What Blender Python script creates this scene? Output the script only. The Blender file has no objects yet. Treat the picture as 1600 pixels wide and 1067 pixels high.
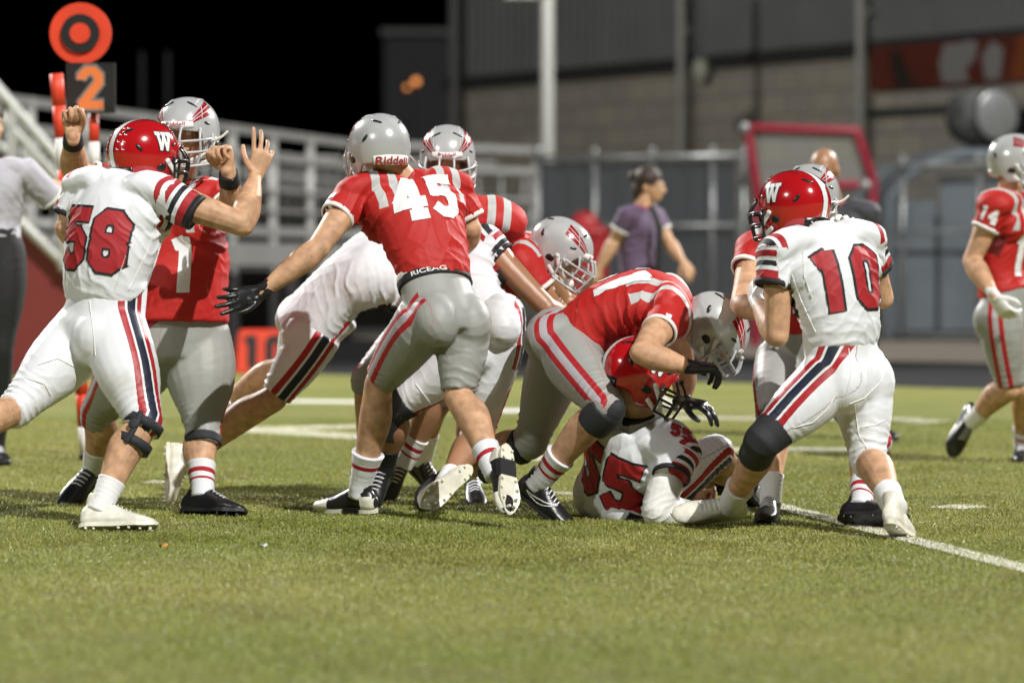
import bpy, bmesh, math, random
import numpy as np
from mathutils import Vector, Matrix, noise
from mathutils.bvhtree import BVHTree
random.seed(7); np.random.seed(7)
SC = bpy.context.scene
COL = SC.collection

# ------------------------------------------------------------------ camera, sky, lights, exposure
CAM_H, FPX, HORIZON = 1.05, 6000.0, 415.0
PITCH = math.atan((533.5 - HORIZON) / FPX)
cam_d = bpy.data.cameras.new("camera")
cam_d.lens = 135.0; cam_d.sensor_width = 36.0; cam_d.clip_start = 0.5; cam_d.clip_end = 900
cam_d.dof.use_dof = True; cam_d.dof.focus_distance = 15.6; cam_d.dof.aperture_fstop = 2.1
cam = bpy.data.objects.new("camera", cam_d); COL.objects.link(cam)
cam.location = (0, 0, CAM_H); cam.rotation_euler = (math.pi / 2 - PITCH, 0, 0)
SC.camera = cam
SUN_DIR = Vector((0.42, -0.62, 0.70)).normalized()        # towards the near-side floodlights
world = bpy.data.worlds.new("World"); SC.world = world; world.use_nodes = True
wn = world.node_tree
sky_n = wn.nodes.new("ShaderNodeTexSky"); sky_n.sky_type = 'NISHITA'; sky_n.sun_disc = False
sky_n.sun_elevation = math.radians(-8); sky_n.sun_rotation = math.atan2(SUN_DIR.x, SUN_DIR.y)
wn.links.new(sky_n.outputs[0], wn.nodes["Background"].inputs[0])
wn.nodes["Background"].inputs[1].default_value = 0.05
sun_d = bpy.data.lights.new("sun", 'SUN'); sun_d.energy = 4.1; sun_d.angle = math.radians(0.6)
sun_d.color = (1.0, 0.985, 0.955)
sun = bpy.data.objects.new("sun", sun_d); COL.objects.link(sun)
sun.rotation_euler = SUN_DIR.to_track_quat('Z', 'Y').to_euler()
def floodlight(loc, target, watts, size, cone=60):
    ld = bpy.data.lights.new("floodlight_lamp", 'SPOT'); ld.energy = watts; ld.shadow_soft_size = size
    ld.spot_size = math.radians(cone); ld.spot_blend = 0.5; ld.color = (1.0, 0.985, 0.95)
    lo = bpy.data.objects.new("floodlight_lamp", ld); COL.objects.link(lo); lo.location = loc
    lo.rotation_euler = (Vector(loc) - Vector(target)).to_track_quat('Z', 'Y').to_euler()
    return lo
FLOODS = [(-26, 52, 24), (30, 50, 24), (-34, -14, 24), (-42, 12, 26)]
floodlight(FLOODS[0], (0, 16, 0), 105000, 0.4)
floodlight(FLOODS[1], (0, 16, 0), 105000, 0.4)
floodlight(FLOODS[2], (0, 18, 1), 26000, 0.9)
floodlight(FLOODS[3], (5, 64, 3), 45000, 0.9, 36)
SC.view_settings.view_transform = 'Standard'; SC.view_settings.look = 'None'
SC.view_settings.exposure = 0.0; SC.view_settings.gamma = 1.0
SC.cycles.use_denoising = True
SC.cycles.max_bounces = 5; SC.cycles.transparent_max_bounces = 12

# ------------------------------------------------------------------ helpers
CX = Vector((1, 0, 0)); CF = Vector((0, math.cos(PITCH), -math.sin(PITCH))); CU = Vector((0, math.sin(PITCH), math.cos(PITCH)))
C0 = Vector((0, 0, CAM_H))
def ray(px, py):
    r = CF * FPX + CX * (px - 800) + CU * (533.5 - py)
    return r / r.y
def at(px, py, d):                       # point seen at photo pixel (px, py), d metres out
    return C0 + ray(px, py) * d
def on_ground(px, py, z=0.0):
    r = ray(px, py); return C0 + r * ((z - CAM_H) / r.z)
def V(*a): return Vector(a)
def lerp(a, b, t): return a + (b - a) * t
def sstep(a, b, x):
    t = min(1, max(0, (x - a) / (b - a))); return t * t * (3 - 2 * t)

class G:                                  # geometry collector
    def __init__(s): s.v = []; s.f = []; s.m = []
    def add(s, vs, fs, mi=0):
        o = len(s.v); s.v += [tuple(p) for p in vs]; s.f += [tuple(i + o for i in f) for f in fs]; s.m += [mi] * len(fs)
        return s
    def box(s, c, size, ax=None, mi=0):
        ax = ax or (V(1, 0, 0), V(0, 1, 0), V(0, 0, 1)); c = Vector(c); h = [q / 2 for q in size]
        vs = [c + ax[0] * h[0] * i + ax[1] * h[1] * j + ax[2] * h[2] * k for i in (-1, 1) for j in (-1, 1) for k in (-1, 1)]
        return s.add(vs, [(0, 1, 3, 2), (4, 6, 7, 5), (0, 4, 5, 1), (2, 3, 7, 6), (0, 2, 6, 4), (1, 5, 7, 3)], mi)
    def tube(s, pts, rad, side=None, n=14, sub=4, caps='round', mi=0, sq=2.0):
        vs, fs = sweep(pts, rad, side, n, sub, caps, sq); return s.add(vs, fs, mi)
    def ball(s, c, r, ax=None, n=16, mi=0):
        ax = ax or (V(1, 0, 0), V(0, 1, 0), V(0, 0, 1)); c = Vector(c)
        if not hasattr(r, '__len__'): r = (r, r, r)
        vs = [c - ax[2] * r[2]]; m = n // 2
        for i in range(1, m):
            e = -math.pi / 2 + math.pi * i / m
            for j in range(n):
                a = 2 * math.pi * j / n
                vs.append(c + ax[0] * (r[0] * math.cos(e) * math.cos(a)) + ax[1] * (r[1] * math.cos(e) * math.sin(a)) + ax[2] * (r[2] * math.sin(e)))
        vs.append(c + ax[2] * r[2]); fs = []
        for j in range(n): fs.append((0, 1 + (j + 1) % n, 1 + j))
        for i in range(m - 2):
            for j in range(n):
                a = 1 + i * n + j; b = 1 + i * n + (j + 1) % n
                fs.append((a, b, b + n, a + n))
        t = len(vs) - 1
        for j in range(n): fs.append((t, 1 + (m - 2) * n + j, 1 + (m - 2) * n + (j + 1) % n))
        return s.add(vs, fs, mi)
    def mesh(s, name, smooth=True):
        me = bpy.data.meshes.new(name); me.from_pydata(s.v, [], s.f); me.update()
        if any(s.m): me.polygons.foreach_set("material_index", s.m)
        if smooth: me.polygons.foreach_set("use_smooth", [True] * len(me.polygons))
        return me

def sweep(pts, rad, side=None, n=14, sub=4, caps='round', sq=2.0):
    pts = [Vector(p) for p in pts]
    rad = [(r if hasattr(r, '__len__') else (r, r)) for r in (rad if hasattr(rad, '__len__') else [rad] * len(pts))]
    if side is None: sides = None
    elif isinstance(side, Vector): sides = [side] * len(pts)
    else: sides = list(side)
    P, R, S = [], [], []
    def cr(a, b, c, d, t):
        return 0.5 * ((2 * b) + (c - a) * t + (2 * a - 5 * b + 4 * c - d) * t * t + (3 * b - a - 3 * c + d) * t ** 3)
    N = len(pts)
    for i in range(N - 1):
        i0, i3 = max(0, i - 1), min(N - 1, i + 2)
        for k in range(sub):
            t = k / sub
            P.append(Vector([cr(pts[i0][q], pts[i][q], pts[i + 1][q], pts[i3][q], t) for q in range(3)]))
            R.append([max(1e-4, cr(rad[i0][q], rad[i][q], rad[i + 1][q], rad[i3][q], t)) for q in (0, 1)])
            if sides: S.append(lerp(sides[i], sides[i + 1], t))
    P.append(pts[-1]); R.append(list(rad[-1]))
    if sides: S.append(sides[-1])
    T = []
    for i in range(len(P)):
        d = P[min(i + 1, len(P) - 1)] - P[max(i - 1, 0)]
        T.append(d.normalized() if d.length > 1e-9 else Vector((0, 0, 1)))
    if not sides:
        ref = Vector((1, 0, 0)) if abs(T[0].x) < 0.8 else Vector((0, 1, 0))
        s0 = (ref - T[0] * ref.dot(T[0])).normalized(); S = [s0]
        for i in range(1, len(P)):
            q = S[-1] - T[i] * S[-1].dot(T[i]); S.append(q.normalized() if q.length > 1e-6 else S[-1])
    if caps == 'round':
        def cap(p, t, r, s_, sign):
            out = []; m = min(r)
            for a in (75, 50, 25):
                a = math.radians(a); out.append((p + t * (sign * m * math.sin(a)), [r[0] * math.cos(a), r[1] * math.cos(a)], s_, t))
            return out
        st = cap(P[0], T[0], R[0], S[0], -1); en = cap(P[-1], T[-1], R[-1], S[-1], 1)[::-1]
        P = [q[0] for q in st] + P + [q[0] for q in en]; R = [q[1] for q in st] + R + [q[1] for q in en]
        S = [q[2] for q in st] + S + [q[2] for q in en]; T = [q[3] for q in st] + T + [q[3] for q in en]
    vs, fs = [], []
    for p, r, s_, t in zip(P, R, S, T):
        a = s_ - t * s_.dot(t); a = a.normalized() if a.length > 1e-6 else t.orthogonal().normalized(); b = t.cross(a)
        for j in range(n):
            th = 2 * math.pi * j / n; c, q = math.cos(th), math.sin(th)
            if sq != 2.0:
                c = math.copysign(abs(c) ** (2 / sq), c); q = math.copysign(abs(q) ** (2 / sq), q)
            vs.append(p + a * (r[0] * c) + b * (r[1] * q))
    M = len(P)
    for i in range(M - 1):
        for j in range(n):
            fs.append((i * n + j, i * n + (j + 1) % n, (i + 1) * n + (j + 1) % n, (i + 1) * n + j))
    fs.append(tuple(range(n - 1, -1, -1))); fs.append(tuple(range((M - 1) * n, M * n)))
    return vs, fs

def fuse(g, voxel, smooth=6, deci=None, name="m"):
    """union of overlapping closed pieces as one continuous surface"""
    me = g.mesh(name); ob = bpy.data.objects.new("tmp", me); COL.objects.link(ob)
    md = ob.modifiers.new("r", 'REMESH'); md.mode = 'VOXEL'; md.voxel_size = voxel; md.use_smooth_shade = True
    if smooth:
        ms = ob.modifiers.new("s", 'SMOOTH'); ms.factor = 0.5; ms.iterations = smooth
    if deci:
        mdx = ob.modifiers.new("d", 'DECIMATE'); mdx.ratio = deci
    dg = bpy.context.evaluated_depsgraph_get()
    out = bpy.data.meshes.new_from_object(ob.evaluated_get(dg))
    bpy.data.objects.remove(ob); bpy.data.meshes.remove(me)
    out.name = name
    out.polygons.foreach_set("use_smooth", [True] * len(out.polygons))
    return out
def coords(me):
    a = np.empty(len(me.vertices) * 3, np.float32); me.vertices.foreach_get("co", a); return a.reshape(-1, 3)
def normals(me):
    a = np.empty(len(me.vertices) * 3, np.float32); me.vertices.foreach_get("normal", a); return a.reshape(-1, 3)
def setco(me, a): me.vertices.foreach_set("co", np.ascontiguousarray(a, np.float32).ravel()); me.update()
def set_uv(me, uv):
    l = me.uv_layers.new(name="pattern"); idx = np.empty(len(me.loops), np.int32); me.loops.foreach_get("vertex_index", idx)
    l.data.foreach_set("uv", np.ascontiguousarray(uv[idx], np.float32).ravel())
def obj(name, me, mats, parent=None):
    o = bpy.data.objects.new(name, me); COL.objects.link(o)
    for m in (mats if isinstance(mats, (list, tuple)) else [mats]): me.materials.append(m)
    if parent is not None: o.parent = parent
    return o
def tag(o, label=None, cat=None, group=None, kind=None):
    for k, v in (("label", label), ("category", cat), ("group", group), ("kind", kind)):
        if v: o[k] = v
    return o
def empty(name, loc, label=None, cat=None, group=None):
    o = bpy.data.objects.new(name, None); COL.objects.link(o); o.location = loc; o.empty_display_size = 0.1
    return tag(o, label, cat, group)
def keep(o, parent):                      # parent world-space geometry to an empty without moving it
    o.parent = parent; o.matrix_parent_inverse = Matrix.Translation(-parent.location); return o

# ------------------------------------------------------------------ materials
MATS = {}
def mat(name, col, rough=0.6, metal=0.0, coat=0.0, bump=0.0, bscale=200, vary=0.0, vscale=6, spec=0.5, sheen=0.0, emit=None, sss=0.0, bstretch=None):
    m = bpy.data.materials.new(name); m.use_nodes = True; nt = m.node_tree; b = nt.nodes["Principled BSDF"]
    b.inputs["Base Color"].default_value = (*col, 1); b.inputs["Roughness"].default_value = rough
    b.inputs["Metallic"].default_value = metal; b.inputs["Coat Weight"].default_value = coat
    b.inputs["Coat Roughness"].default_value = 0.06; b.inputs["Specular IOR Level"].default_value = spec
    b.inputs["Sheen Weight"].default_value = sheen
    if sss: b.inputs["Subsurface Weight"].default_value = sss; b.inputs["Subsurface Radius"].default_value = (0.02, 0.008, 0.004); b.inputs["Subsurface Scale"].default_value = 0.5
    if emit: b.inputs["Emission Color"].default_value = (*emit[0], 1); b.inputs["Emission Strength"].default_value = emit[1]
    tc = nt.nodes.new("ShaderNodeTexCoord")
    if vary:
        n = nt.nodes.new("ShaderNodeTexNoise"); n.inputs["Scale"].default_value = vscale; n.inputs["Detail"].default_value = 5
        nt.links.new(tc.outputs["Object"], n.inputs["Vector"])
        mx = nt.nodes.new("ShaderNodeMix"); mx.data_type = 'RGBA'; mx.blend_type = 'MIX'
        mx.inputs["A"].default_value = (*[c * (1 - vary) for c in col], 1); mx.inputs["B"].default_value = (*[min(1, c * (1 + vary)) for c in col], 1)
        rm = nt.nodes.new("ShaderNodeMapRange"); rm.inputs[1].default_value = 0.3; rm.inputs[2].default_value = 0.7
        nt.links.new(n.outputs[0], rm.inputs[0]); nt.links.new(rm.outputs[0], mx.inputs["Factor"])
        nt.links.new(mx.outputs["Result"], b.inputs["Base Color"])
    if bump:
        n2 = nt.nodes.new("ShaderNodeTexNoise"); n2.inputs["Scale"].default_value = bscale; n2.inputs["Detail"].default_value = 3
        src = tc.outputs["Object"]
        if bstretch:
            mp = nt.nodes.new("ShaderNodeMapping"); mp.inputs["Scale"].default_value = bstretch
            nt.links.new(src, mp.inputs[0]); src = mp.outputs[0]
        nt.links.new(src, n2.inputs["Vector"])
        bp = nt.nodes.new("ShaderNodeBump"); bp.inputs["Strength"].default_value = bump; bp.inputs["Distance"].default_value = 0.003
        nt.links.new(n2.outputs[0], bp.inputs["Height"]); nt.links.new(bp.outputs[0], b.inputs["Normal"])
    MATS[name] = m
    return m
def band_mat(name, lo, hi, stops, rough=0.7, vcut=None, base=None, bump=0.25, soil=0.0, axis=0, spec=0.4, creases=0.22):
    """cloth whose sewn stripes and painted sleeve-mouth shade follow the garment's own pattern coordinates (UV x or y in metres)"""
    m = mat(name, stops[0][1], rough, bump=bump, bscale=420, spec=spec); nt = m.node_tree; b = nt.nodes["Principled BSDF"]
    uv = nt.nodes.new("ShaderNodeUVMap"); uv.uv_map = "pattern"
    sp = nt.nodes.new("ShaderNodeSeparateXYZ"); nt.links.new(uv.outputs[0], sp.inputs[0])
    mr = nt.nodes.new("ShaderNodeMapRange"); mr.inputs[1].default_value = lo; mr.inputs[2].default_value = hi
    nt.links.new(sp.outputs[axis], mr.inputs[0])
    rp = nt.nodes.new("ShaderNodeValToRGB"); rp.color_ramp.interpolation = 'CONSTANT'
    el = rp.color_ramp.elements
    while len(el) < len(stops): el.new(0.5)
    for e, (p, c) in zip(el, stops): e.position = min(1, max(0, (p - lo) / (hi - lo))); e.color = (*c, 1)
    nt.links.new(mr.outputs[0], rp.inputs[0]); out = rp.outputs[0]
    if vcut is not None:
        gt = nt.nodes.new("ShaderNodeMath"); gt.operation = 'GREATER_THAN'; gt.inputs[1].default_value = vcut
        nt.links.new(sp.outputs[1 - axis], gt.inputs[0])
        mx = nt.nodes.new("ShaderNodeMix"); mx.data_type = 'RGBA'; mx.inputs["A"].default_value = (*base, 1)
        nt.links.new(gt.outputs[0], mx.inputs["Factor"]); nt.links.new(out, mx.inputs["B"]); out = mx.outputs["Result"]
    if soil:
        tc = nt.nodes.new("ShaderNodeTexCoord"); n = nt.nodes.new("ShaderNodeTexNoise"); n.inputs["Scale"].default_value = 4.5; n.inputs["Detail"].default_value = 6
        nt.links.new(tc.outputs["Object"], n.inputs["Vector"])
        mr2 = nt.nodes.new("ShaderNodeMapRange"); mr2.inputs[1].default_value = 0.52; mr2.inputs[2].default_value = 0.8; mr2.inputs[4].default_value = soil
        nt.links.new(n.outputs[0], mr2.inputs[0])
        mx = nt.nodes.new("ShaderNodeMix"); mx.data_type = 'RGBA'; mx.blend_type = 'MULTIPLY'; mx.inputs["B"].default_value = (0.50, 0.46, 0.30, 1)
        nt.links.new(mr2.outputs[0], mx.inputs["Factor"]); nt.links.new(out, mx.inputs["A"]); out = mx.outputs["Result"]
    nt.links.new(out, b.inputs["Base Color"])
    if bump:                              # knit texture over fine creases
        tc2 = nt.nodes.new("ShaderNodeTexCoord"); vo = nt.nodes.new("ShaderNodeTexVoronoi"); vo.inputs["Scale"].default_value = 230; nt.links.new(tc2.outputs["Object"], vo.inputs["Vector"])
        cr = nt.nodes.new("ShaderNodeTexNoise"); cr.noise_type = 'RIDGED_MULTIFRACTAL'; cr.inputs["Scale"].default_value = 7; cr.inputs["Detail"].default_value = 3
        mp = nt.nodes.new("ShaderNodeMapping"); mp.inputs["Scale"].default_value = (1.0, 1.0, 2.2); mp.inputs["Rotation"].default_value = (.3, .5, 0); nt.links.new(tc2.outputs["Object"], mp.inputs[0]); nt.links.new(mp.outputs[0], cr.inputs["Vector"])
        b1 = nt.nodes.new("ShaderNodeBump"); b1.inputs["Strength"].default_value = creases; b1.inputs["Distance"].default_value = .012; nt.links.new(cr.outputs[0], b1.inputs["Height"])
        b2 = nt.nodes.new("ShaderNodeBump"); b2.inputs["Strength"].default_value = bump * 1.6; b2.inputs["Distance"].default_value = .0015; nt.links.new(vo.outputs[0], b2.inputs["Height"]); nt.links.new(b1.outputs[0], b2.inputs["Normal"]); nt.links.new(b2.outputs[0], b.inputs["Normal"])
    return m
RED = (0.45, 0.014, 0.011); WHITE = (0.75, 0.765, 0.80); NAVY = (0.015, 0.02, 0.04); SILVER = (0.50, 0.51, 0.50); GREY = (0.31, 0.315, 0.295); LAV = (0.42, 0.40, 0.43)
DRED = (0.38, 0.014, 0.020)
M = {}
M['skin'] = mat('skin', (0.54, 0.315, 0.185), 0.55, spec=.35, bump=0.35, bscale=90, vary=0.26, vscale=24, sss=0.04)
M['skin_tan'] = mat('skin_tan', (0.36, 0.185, 0.10), 0.40, bump=0.15, bscale=300, vary=0.10, vscale=9, sss=0.06)
M['skin_dark'] = mat('skin_dark', (0.17, 0.085, 0.05), 0.40, bump=0.15, bscale=300, vary=0.10, vscale=9)
M['jersey_red'] = band_mat('jersey_red', -0.3, 0.3, [(-.3, RED), (-.105, SILVER), (-.068, RED), (-.035, SILVER), (.002, RED), (.13, (.12, .006, .006))], 0.62, vcut=-0.13, base=RED)  # last stop paints the sleeve opening's shade as darker red
M['jersey_white'] = band_mat('jersey_white', -0.3, 0.3, [(-.3, WHITE), (.018, DRED), (.040, WHITE), (.055, (.012, .012, .014)), (.077, WHITE), (.092, DRED), (.126, (.012, .012, .014))], 0.66, vcut=-0.26, base=WHITE, soil=0.16)  # last black stop paints the shaded inside of the sleeve opening
M['pants_grey'] = band_mat('pants_grey', -0.15, 0.15, [(-.15, GREY), (-.043, DRED), (-.017, LAV), (.017, DRED), (.043, GREY)], 0.50, bump=0.10, soil=.35, creases=.10)
M['pants_white'] = band_mat('pants_white', -0.15, 0.15, [(-.15, WHITE), (-.057, DRED), (-.030, WHITE), (-.019, NAVY), (.019, WHITE), (.030, DRED), (.057, WHITE)], 0.45, bump=0.10, soil=0.6, creases=.10)
M['sock_white'] = mat('sock_white', (0.8, 0.8, 0.8), 0.8, bump=0.5, bscale=350)
M['sock_stripe'] = band_mat('sock_stripe', 0, 0.2, [(0, WHITE), (.035, DRED), (.055, WHITE), (.078, DRED), (.088, WHITE)], 0.8, bump=0.4)
M['sock_one'] = band_mat('sock_one', 0, 0.2, [(0, WHITE), (.045, DRED), (.065, WHITE)], 0.8, bump=0.4)
M['black_cloth'] = mat('black_cloth', (0.012, 0.012, 0.015), 0.7, bump=0.4, bscale=300)
M['brace'] = mat('brace', (0.022, 0.023, 0.028), 0.75, bump=0.6, bscale=180)
M['white_cloth'] = mat('white_cloth', (0.78, 0.77, 0.74), 0.75, bump=0.3, bscale=300)
M['glove_black'] = mat('glove_black', (0.012, 0.012, 0.014), 0.32, bump=0.3, bscale=150)
M['glove_white'] = mat('glove_white', (0.74, 0.73, 0.72), 0.5, bump=0.3, bscale=150)
M['shoe_white'] = mat('shoe_white', (0.74, 0.72, 0.62), 0.38, bump=0.4, bscale=45, vary=0.22, vscale=22)
M['shoe_black'] = mat('shoe_black', (0.014, 0.014, 0.016), 0.34, bump=0.3, bscale=80)
M['sole_white'] = mat('sole_white', (0.70, 0.68, 0.56), 0.4, vary=0.15, vscale=20)
M['sole_black'] = mat('sole_black', (0.02, 0.02, 0.022), 0.4)
M['lace'] = mat('lace', (0.7, 0.7, 0.72), 0.7)
M['shell_silver'] = mat('shell_silver', (0.50, 0.51, 0.51), 0.24, metal=0.15, coat=0.6, vary=0.05, vscale=10)
M['mask_grey'] = mat('mask_grey', (0.50, 0.51, 0.52), 0.35)
M['mask_black'] = mat('mask_black', (0.012, 0.012, 0.013), 0.3)
M['print_red'] = mat('print_red', DRED, 0.6)
M['print_black'] = mat('print_black', (0.01, 0.01, 0.012), 0.6)
M['print_white'] = mat('print_white', (0.78, 0.78, 0.78), 0.6)
M['foil_red'] = mat('foil_red', (0.30, 0.008, 0.012), 0.22, coat=0.6)
M['pad_white'] = mat('pad_white', (0.76, 0.75, 0.72), 0.5)
M['screw'] = mat('screw', (.6, .6, .6), .25, metal=1.0)
M['eye'] = mat('eye', (0.6, 0.58, 0.55), 0.2)
def helmet_red():
    m = mat('shell_red', (0.42, 0.008, 0.012), 0.16, coat=1.0); nt = m.node_tree; b = nt.nodes["Principled BSDF"]
    tc = nt.nodes.new("ShaderNodeTexCoord"); sp = nt.nodes.new("ShaderNodeSeparateXYZ"); nt.links.new(tc.outputs["Object"], sp.inputs[0])
    ab = nt.nodes.new("ShaderNodeMath"); ab.operation = 'ABSOLUTE'; nt.links.new(sp.outputs[0], ab.inputs[0])
    rp = nt.nodes.new("ShaderNodeValToRGB"); rp.color_ramp.interpolation = 'CONSTANT'; el = rp.color_ramp.elements
    for _ in range(2): el.new(0.5)
    for e, (p, c) in zip(el, [(0, (.8, .8, .8)), (.13, (.01, .01, .01)), (.165, (.42, .008, .012)), (.9, (.42, .008, .012))]): e.position = p; e.color = (*c, 1)
    mr = nt.nodes.new("ShaderNodeMapRange"); mr.inputs[2].default_value = 0.1; nt.links.new(ab.outputs[0], mr.inputs[0])
    nt.links.new(mr.outputs[0], rp.inputs[0]); nt.links.new(rp.outputs[0], b.inputs["Base Color"])
    return m
M['shell_red'] = helmet_red()
# ------------------------------------------------------------------ figures
def crease(x): return 1.7 * (1 - np.abs(np.sin(x * math.pi))) ** 2.6 - 0.35
def wrinkle(me, folds, amp=0.0035, fs=8.0, seed=0.0):
    co = coords(me).astype(np.float64); nn = normals(me); so = Vector((seed * 3.1, seed * 7.7, seed))
    n1 = np.array([noise.noise(Vector(p) * fs + so) for p in co]); n2 = np.array([noise.noise(Vector(p) * (fs * 2.3) - so) for p in co])
    d = amp * (1 - 2 * np.abs(n1)) + amp * 0.55 * n2
    for c, R, a, dr, lam in folds:
        q = co - np.array(c); w = np.exp(-(q ** 2).sum(1) / (R * R))
        d += a * w * crease(q @ np.array(dr) / lam + 0.9 * n1 + 0.35 * n2)
    co += nn * d[:, None]; setco(me, co)
def bvh(me):
    return BVHTree.FromPolygons([v.co.copy() for v in me.vertices], [tuple(p.vertices) for p in me.polygons])

GLY = {}
def _gl():
    a, b, lo, hi, c = .12, .50, .11, .89, .11
    GLY['0'] = [[(a + c, lo), (b - c, lo), (b, lo + c), (b, hi - c), (b - c, hi), (a + c, hi), (a, hi - c), (a, lo + c), (a + c, lo)]]
    GLY['1'] = [[(.33, .06), (.33, .94)], [(.31, .9), (.17, .84)]]
    GLY['I'] = [[(.31, .06), (.31, .94)], [(.29, .9), (.15, .84)], [(.12, .08), (.5, .08)]]
    GLY['4'] = [[(.42, .06), (.42, .94)], [(.40, .9), (.10, .40)], [(.05, .34), (.58, .34)], [(.30, .07), (.56, .07)]]
    GLY['5'] = [[(.56, hi), (.10, hi)], [(.15, hi), (.13, .50)], [(.10, .55), (b - c, .57), (b, .57 - c), (b, lo + c), (b - c, lo), (a + c, lo), (a, lo + .1)]]
    GLY['7'] = [[(.06, hi), (.54, hi)], [(.52, .9), (.27, .06)]]
    GLY['8'] = [[(a + c, lo), (b - c, lo), (b, lo + c), (b, .42), (b - .07, .5), (b, .58), (b, hi - c), (b - c, hi), (a + c, hi), (a, hi - c), (a, .58), (a + .07, .5), (a, .42), (a, lo + c), (a + c, lo)], [(.2, .5), (.42, .5)]]
    GLY['2'] = [[(a, .74), (a, hi - c), (a + c, hi), (b - c, hi), (b, hi - c), (b, .62), (.14, .14)], [(.08, lo), (.56, lo)]]
    GLY['W'] = [[(.12, .9), (.28, .1)], [(.28, .1), (.47, .8)], [(.47, .8), (.66, .1)], [(.66, .1), (.84, .9)], [(.0, .92), (.25, .92)], [(.36, .92), (.58, .92)], [(.70, .92), (.96, .92)]]
_gl()
def in_glyph(ch, x, y, hw):
    for st in GLY[ch]:
        for (x0, y0), (x1, y1) in zip(st, st[1:]):
            dx, dy = x1 - x0, y1 - y0; L = math.hypot(dx, dy); dx /= L; dy /= L
            al = (x - x0) * dx + (y - y0) * dy; ac = abs((x - x0) * dy - (y - y0) * dx)
            if ac < hw and -hw * .45 < al < L + hw * .45: return True
    return False
def text_fn(txt, h, hw=.105, border=.0, adv=.68, wid=1.0, fill=0, edge=1):
    W = (adv * (len(txt) - 1) + (.62 if txt != 'W' else .96)) * h * wid
    def fn(u, v):
        x = (u + W / 2) / (h * wid); y = v / h + .5
        k = 0
        best = -1
        for k, ch in enumerate(txt):
            xx = x - k * adv
            if -.15 < xx < 1.1:
                if in_glyph(ch, xx, y, hw): return fill
                if border and in_glyph(ch, xx, y, hw + border): best = edge
        return best
    return fn, W
def decal(name, tree, O, U, Vd, N, w, h, fn, mats, parent, cell=0.004, lift=0.0022, maxd=1.0):
    nu, nv = max(2, int(w / cell)), max(2, int(h / cell)); pts = {}; vs = []; fs = []; mi = []
    def pt(i, j):
        if (i, j) in pts: return pts[i, j]
        o = O + U * (w * (i / nu - .5)) + Vd * (h * (j / nv - .5))
        hit, nrm, _, dist = tree.ray_cast(o, N, maxd)
        if hit is None: pts[i, j] = None
        else:
            if nrm.dot(N) > 0: nrm = -nrm
            pts[i, j] = len(vs); vs.append(hit + nrm * lift - N * lift * .5)
        return pts[i, j]
    for i in range(nu):
        for j in range(nv):
            k = fn(w * ((i + .5) / nu - .5), h * ((j + .5) / nv - .5))
            if k < 0: continue
            q = [pt(i, j), pt(i + 1, j), pt(i + 1, j + 1), pt(i, j + 1)]
            if None in q: continue
            p = [vs[a] for a in q]
            if max((p[0] - p[2]).length, (p[1] - p[3]).length) > cell * 6: continue
            fs.append(q); mi.append(k)
    if not fs: return None
    me = bpy.data.meshes.new(name); me.from_pydata(vs, [], fs); me.polygons.foreach_set("material_index", mi)
    me.polygons.foreach_set("use_smooth", [True] * len(fs)); me.update()
    return obj(name, me, mats, parent)
def word(name, txt, tree, O, U, Vd, N, h, material, parent, lift=0.0025, maxd=0.6, wid=1.0):
    cu = bpy.data.curves.new("t", 'FONT'); cu.body = txt; cu.align_x = 'CENTER'; cu.align_y = 'CENTER'; cu.size = 1.0; cu.offset = 0.012
    to = bpy.data.objects.new("t", cu); COL.objects.link(to)
    me = bpy.data.meshes.new_from_object(to.evaluated_get(bpy.context.evaluated_depsgraph_get()))
    bpy.data.objects.remove(to); bpy.data.curves.remove(cu)
    bm = bmesh.new(); bm.from_mesh(me); bmesh.ops.subdivide_edges(bm, edges=[e for e in bm.edges if e.calc_length() > .3], cuts=2)
    sc = h / 0.7; dead = []
    for v in bm.verts:
        o = O + U * (v.co.x * sc * wid) + Vd * (v.co.y * sc); hit, nrm, _, _d = tree.ray_cast(o, N, maxd)
        if hit is None: dead.append(v); continue
        if nrm.dot(N) > 0: nrm = -nrm
        v.co = hit + nrm * lift
    if dead: bmesh.ops.delete(bm, geom=dead, context='VERTS')
    bm.to_mesh(me); bm.free()
    return obj(name, me, material, parent)

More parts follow.
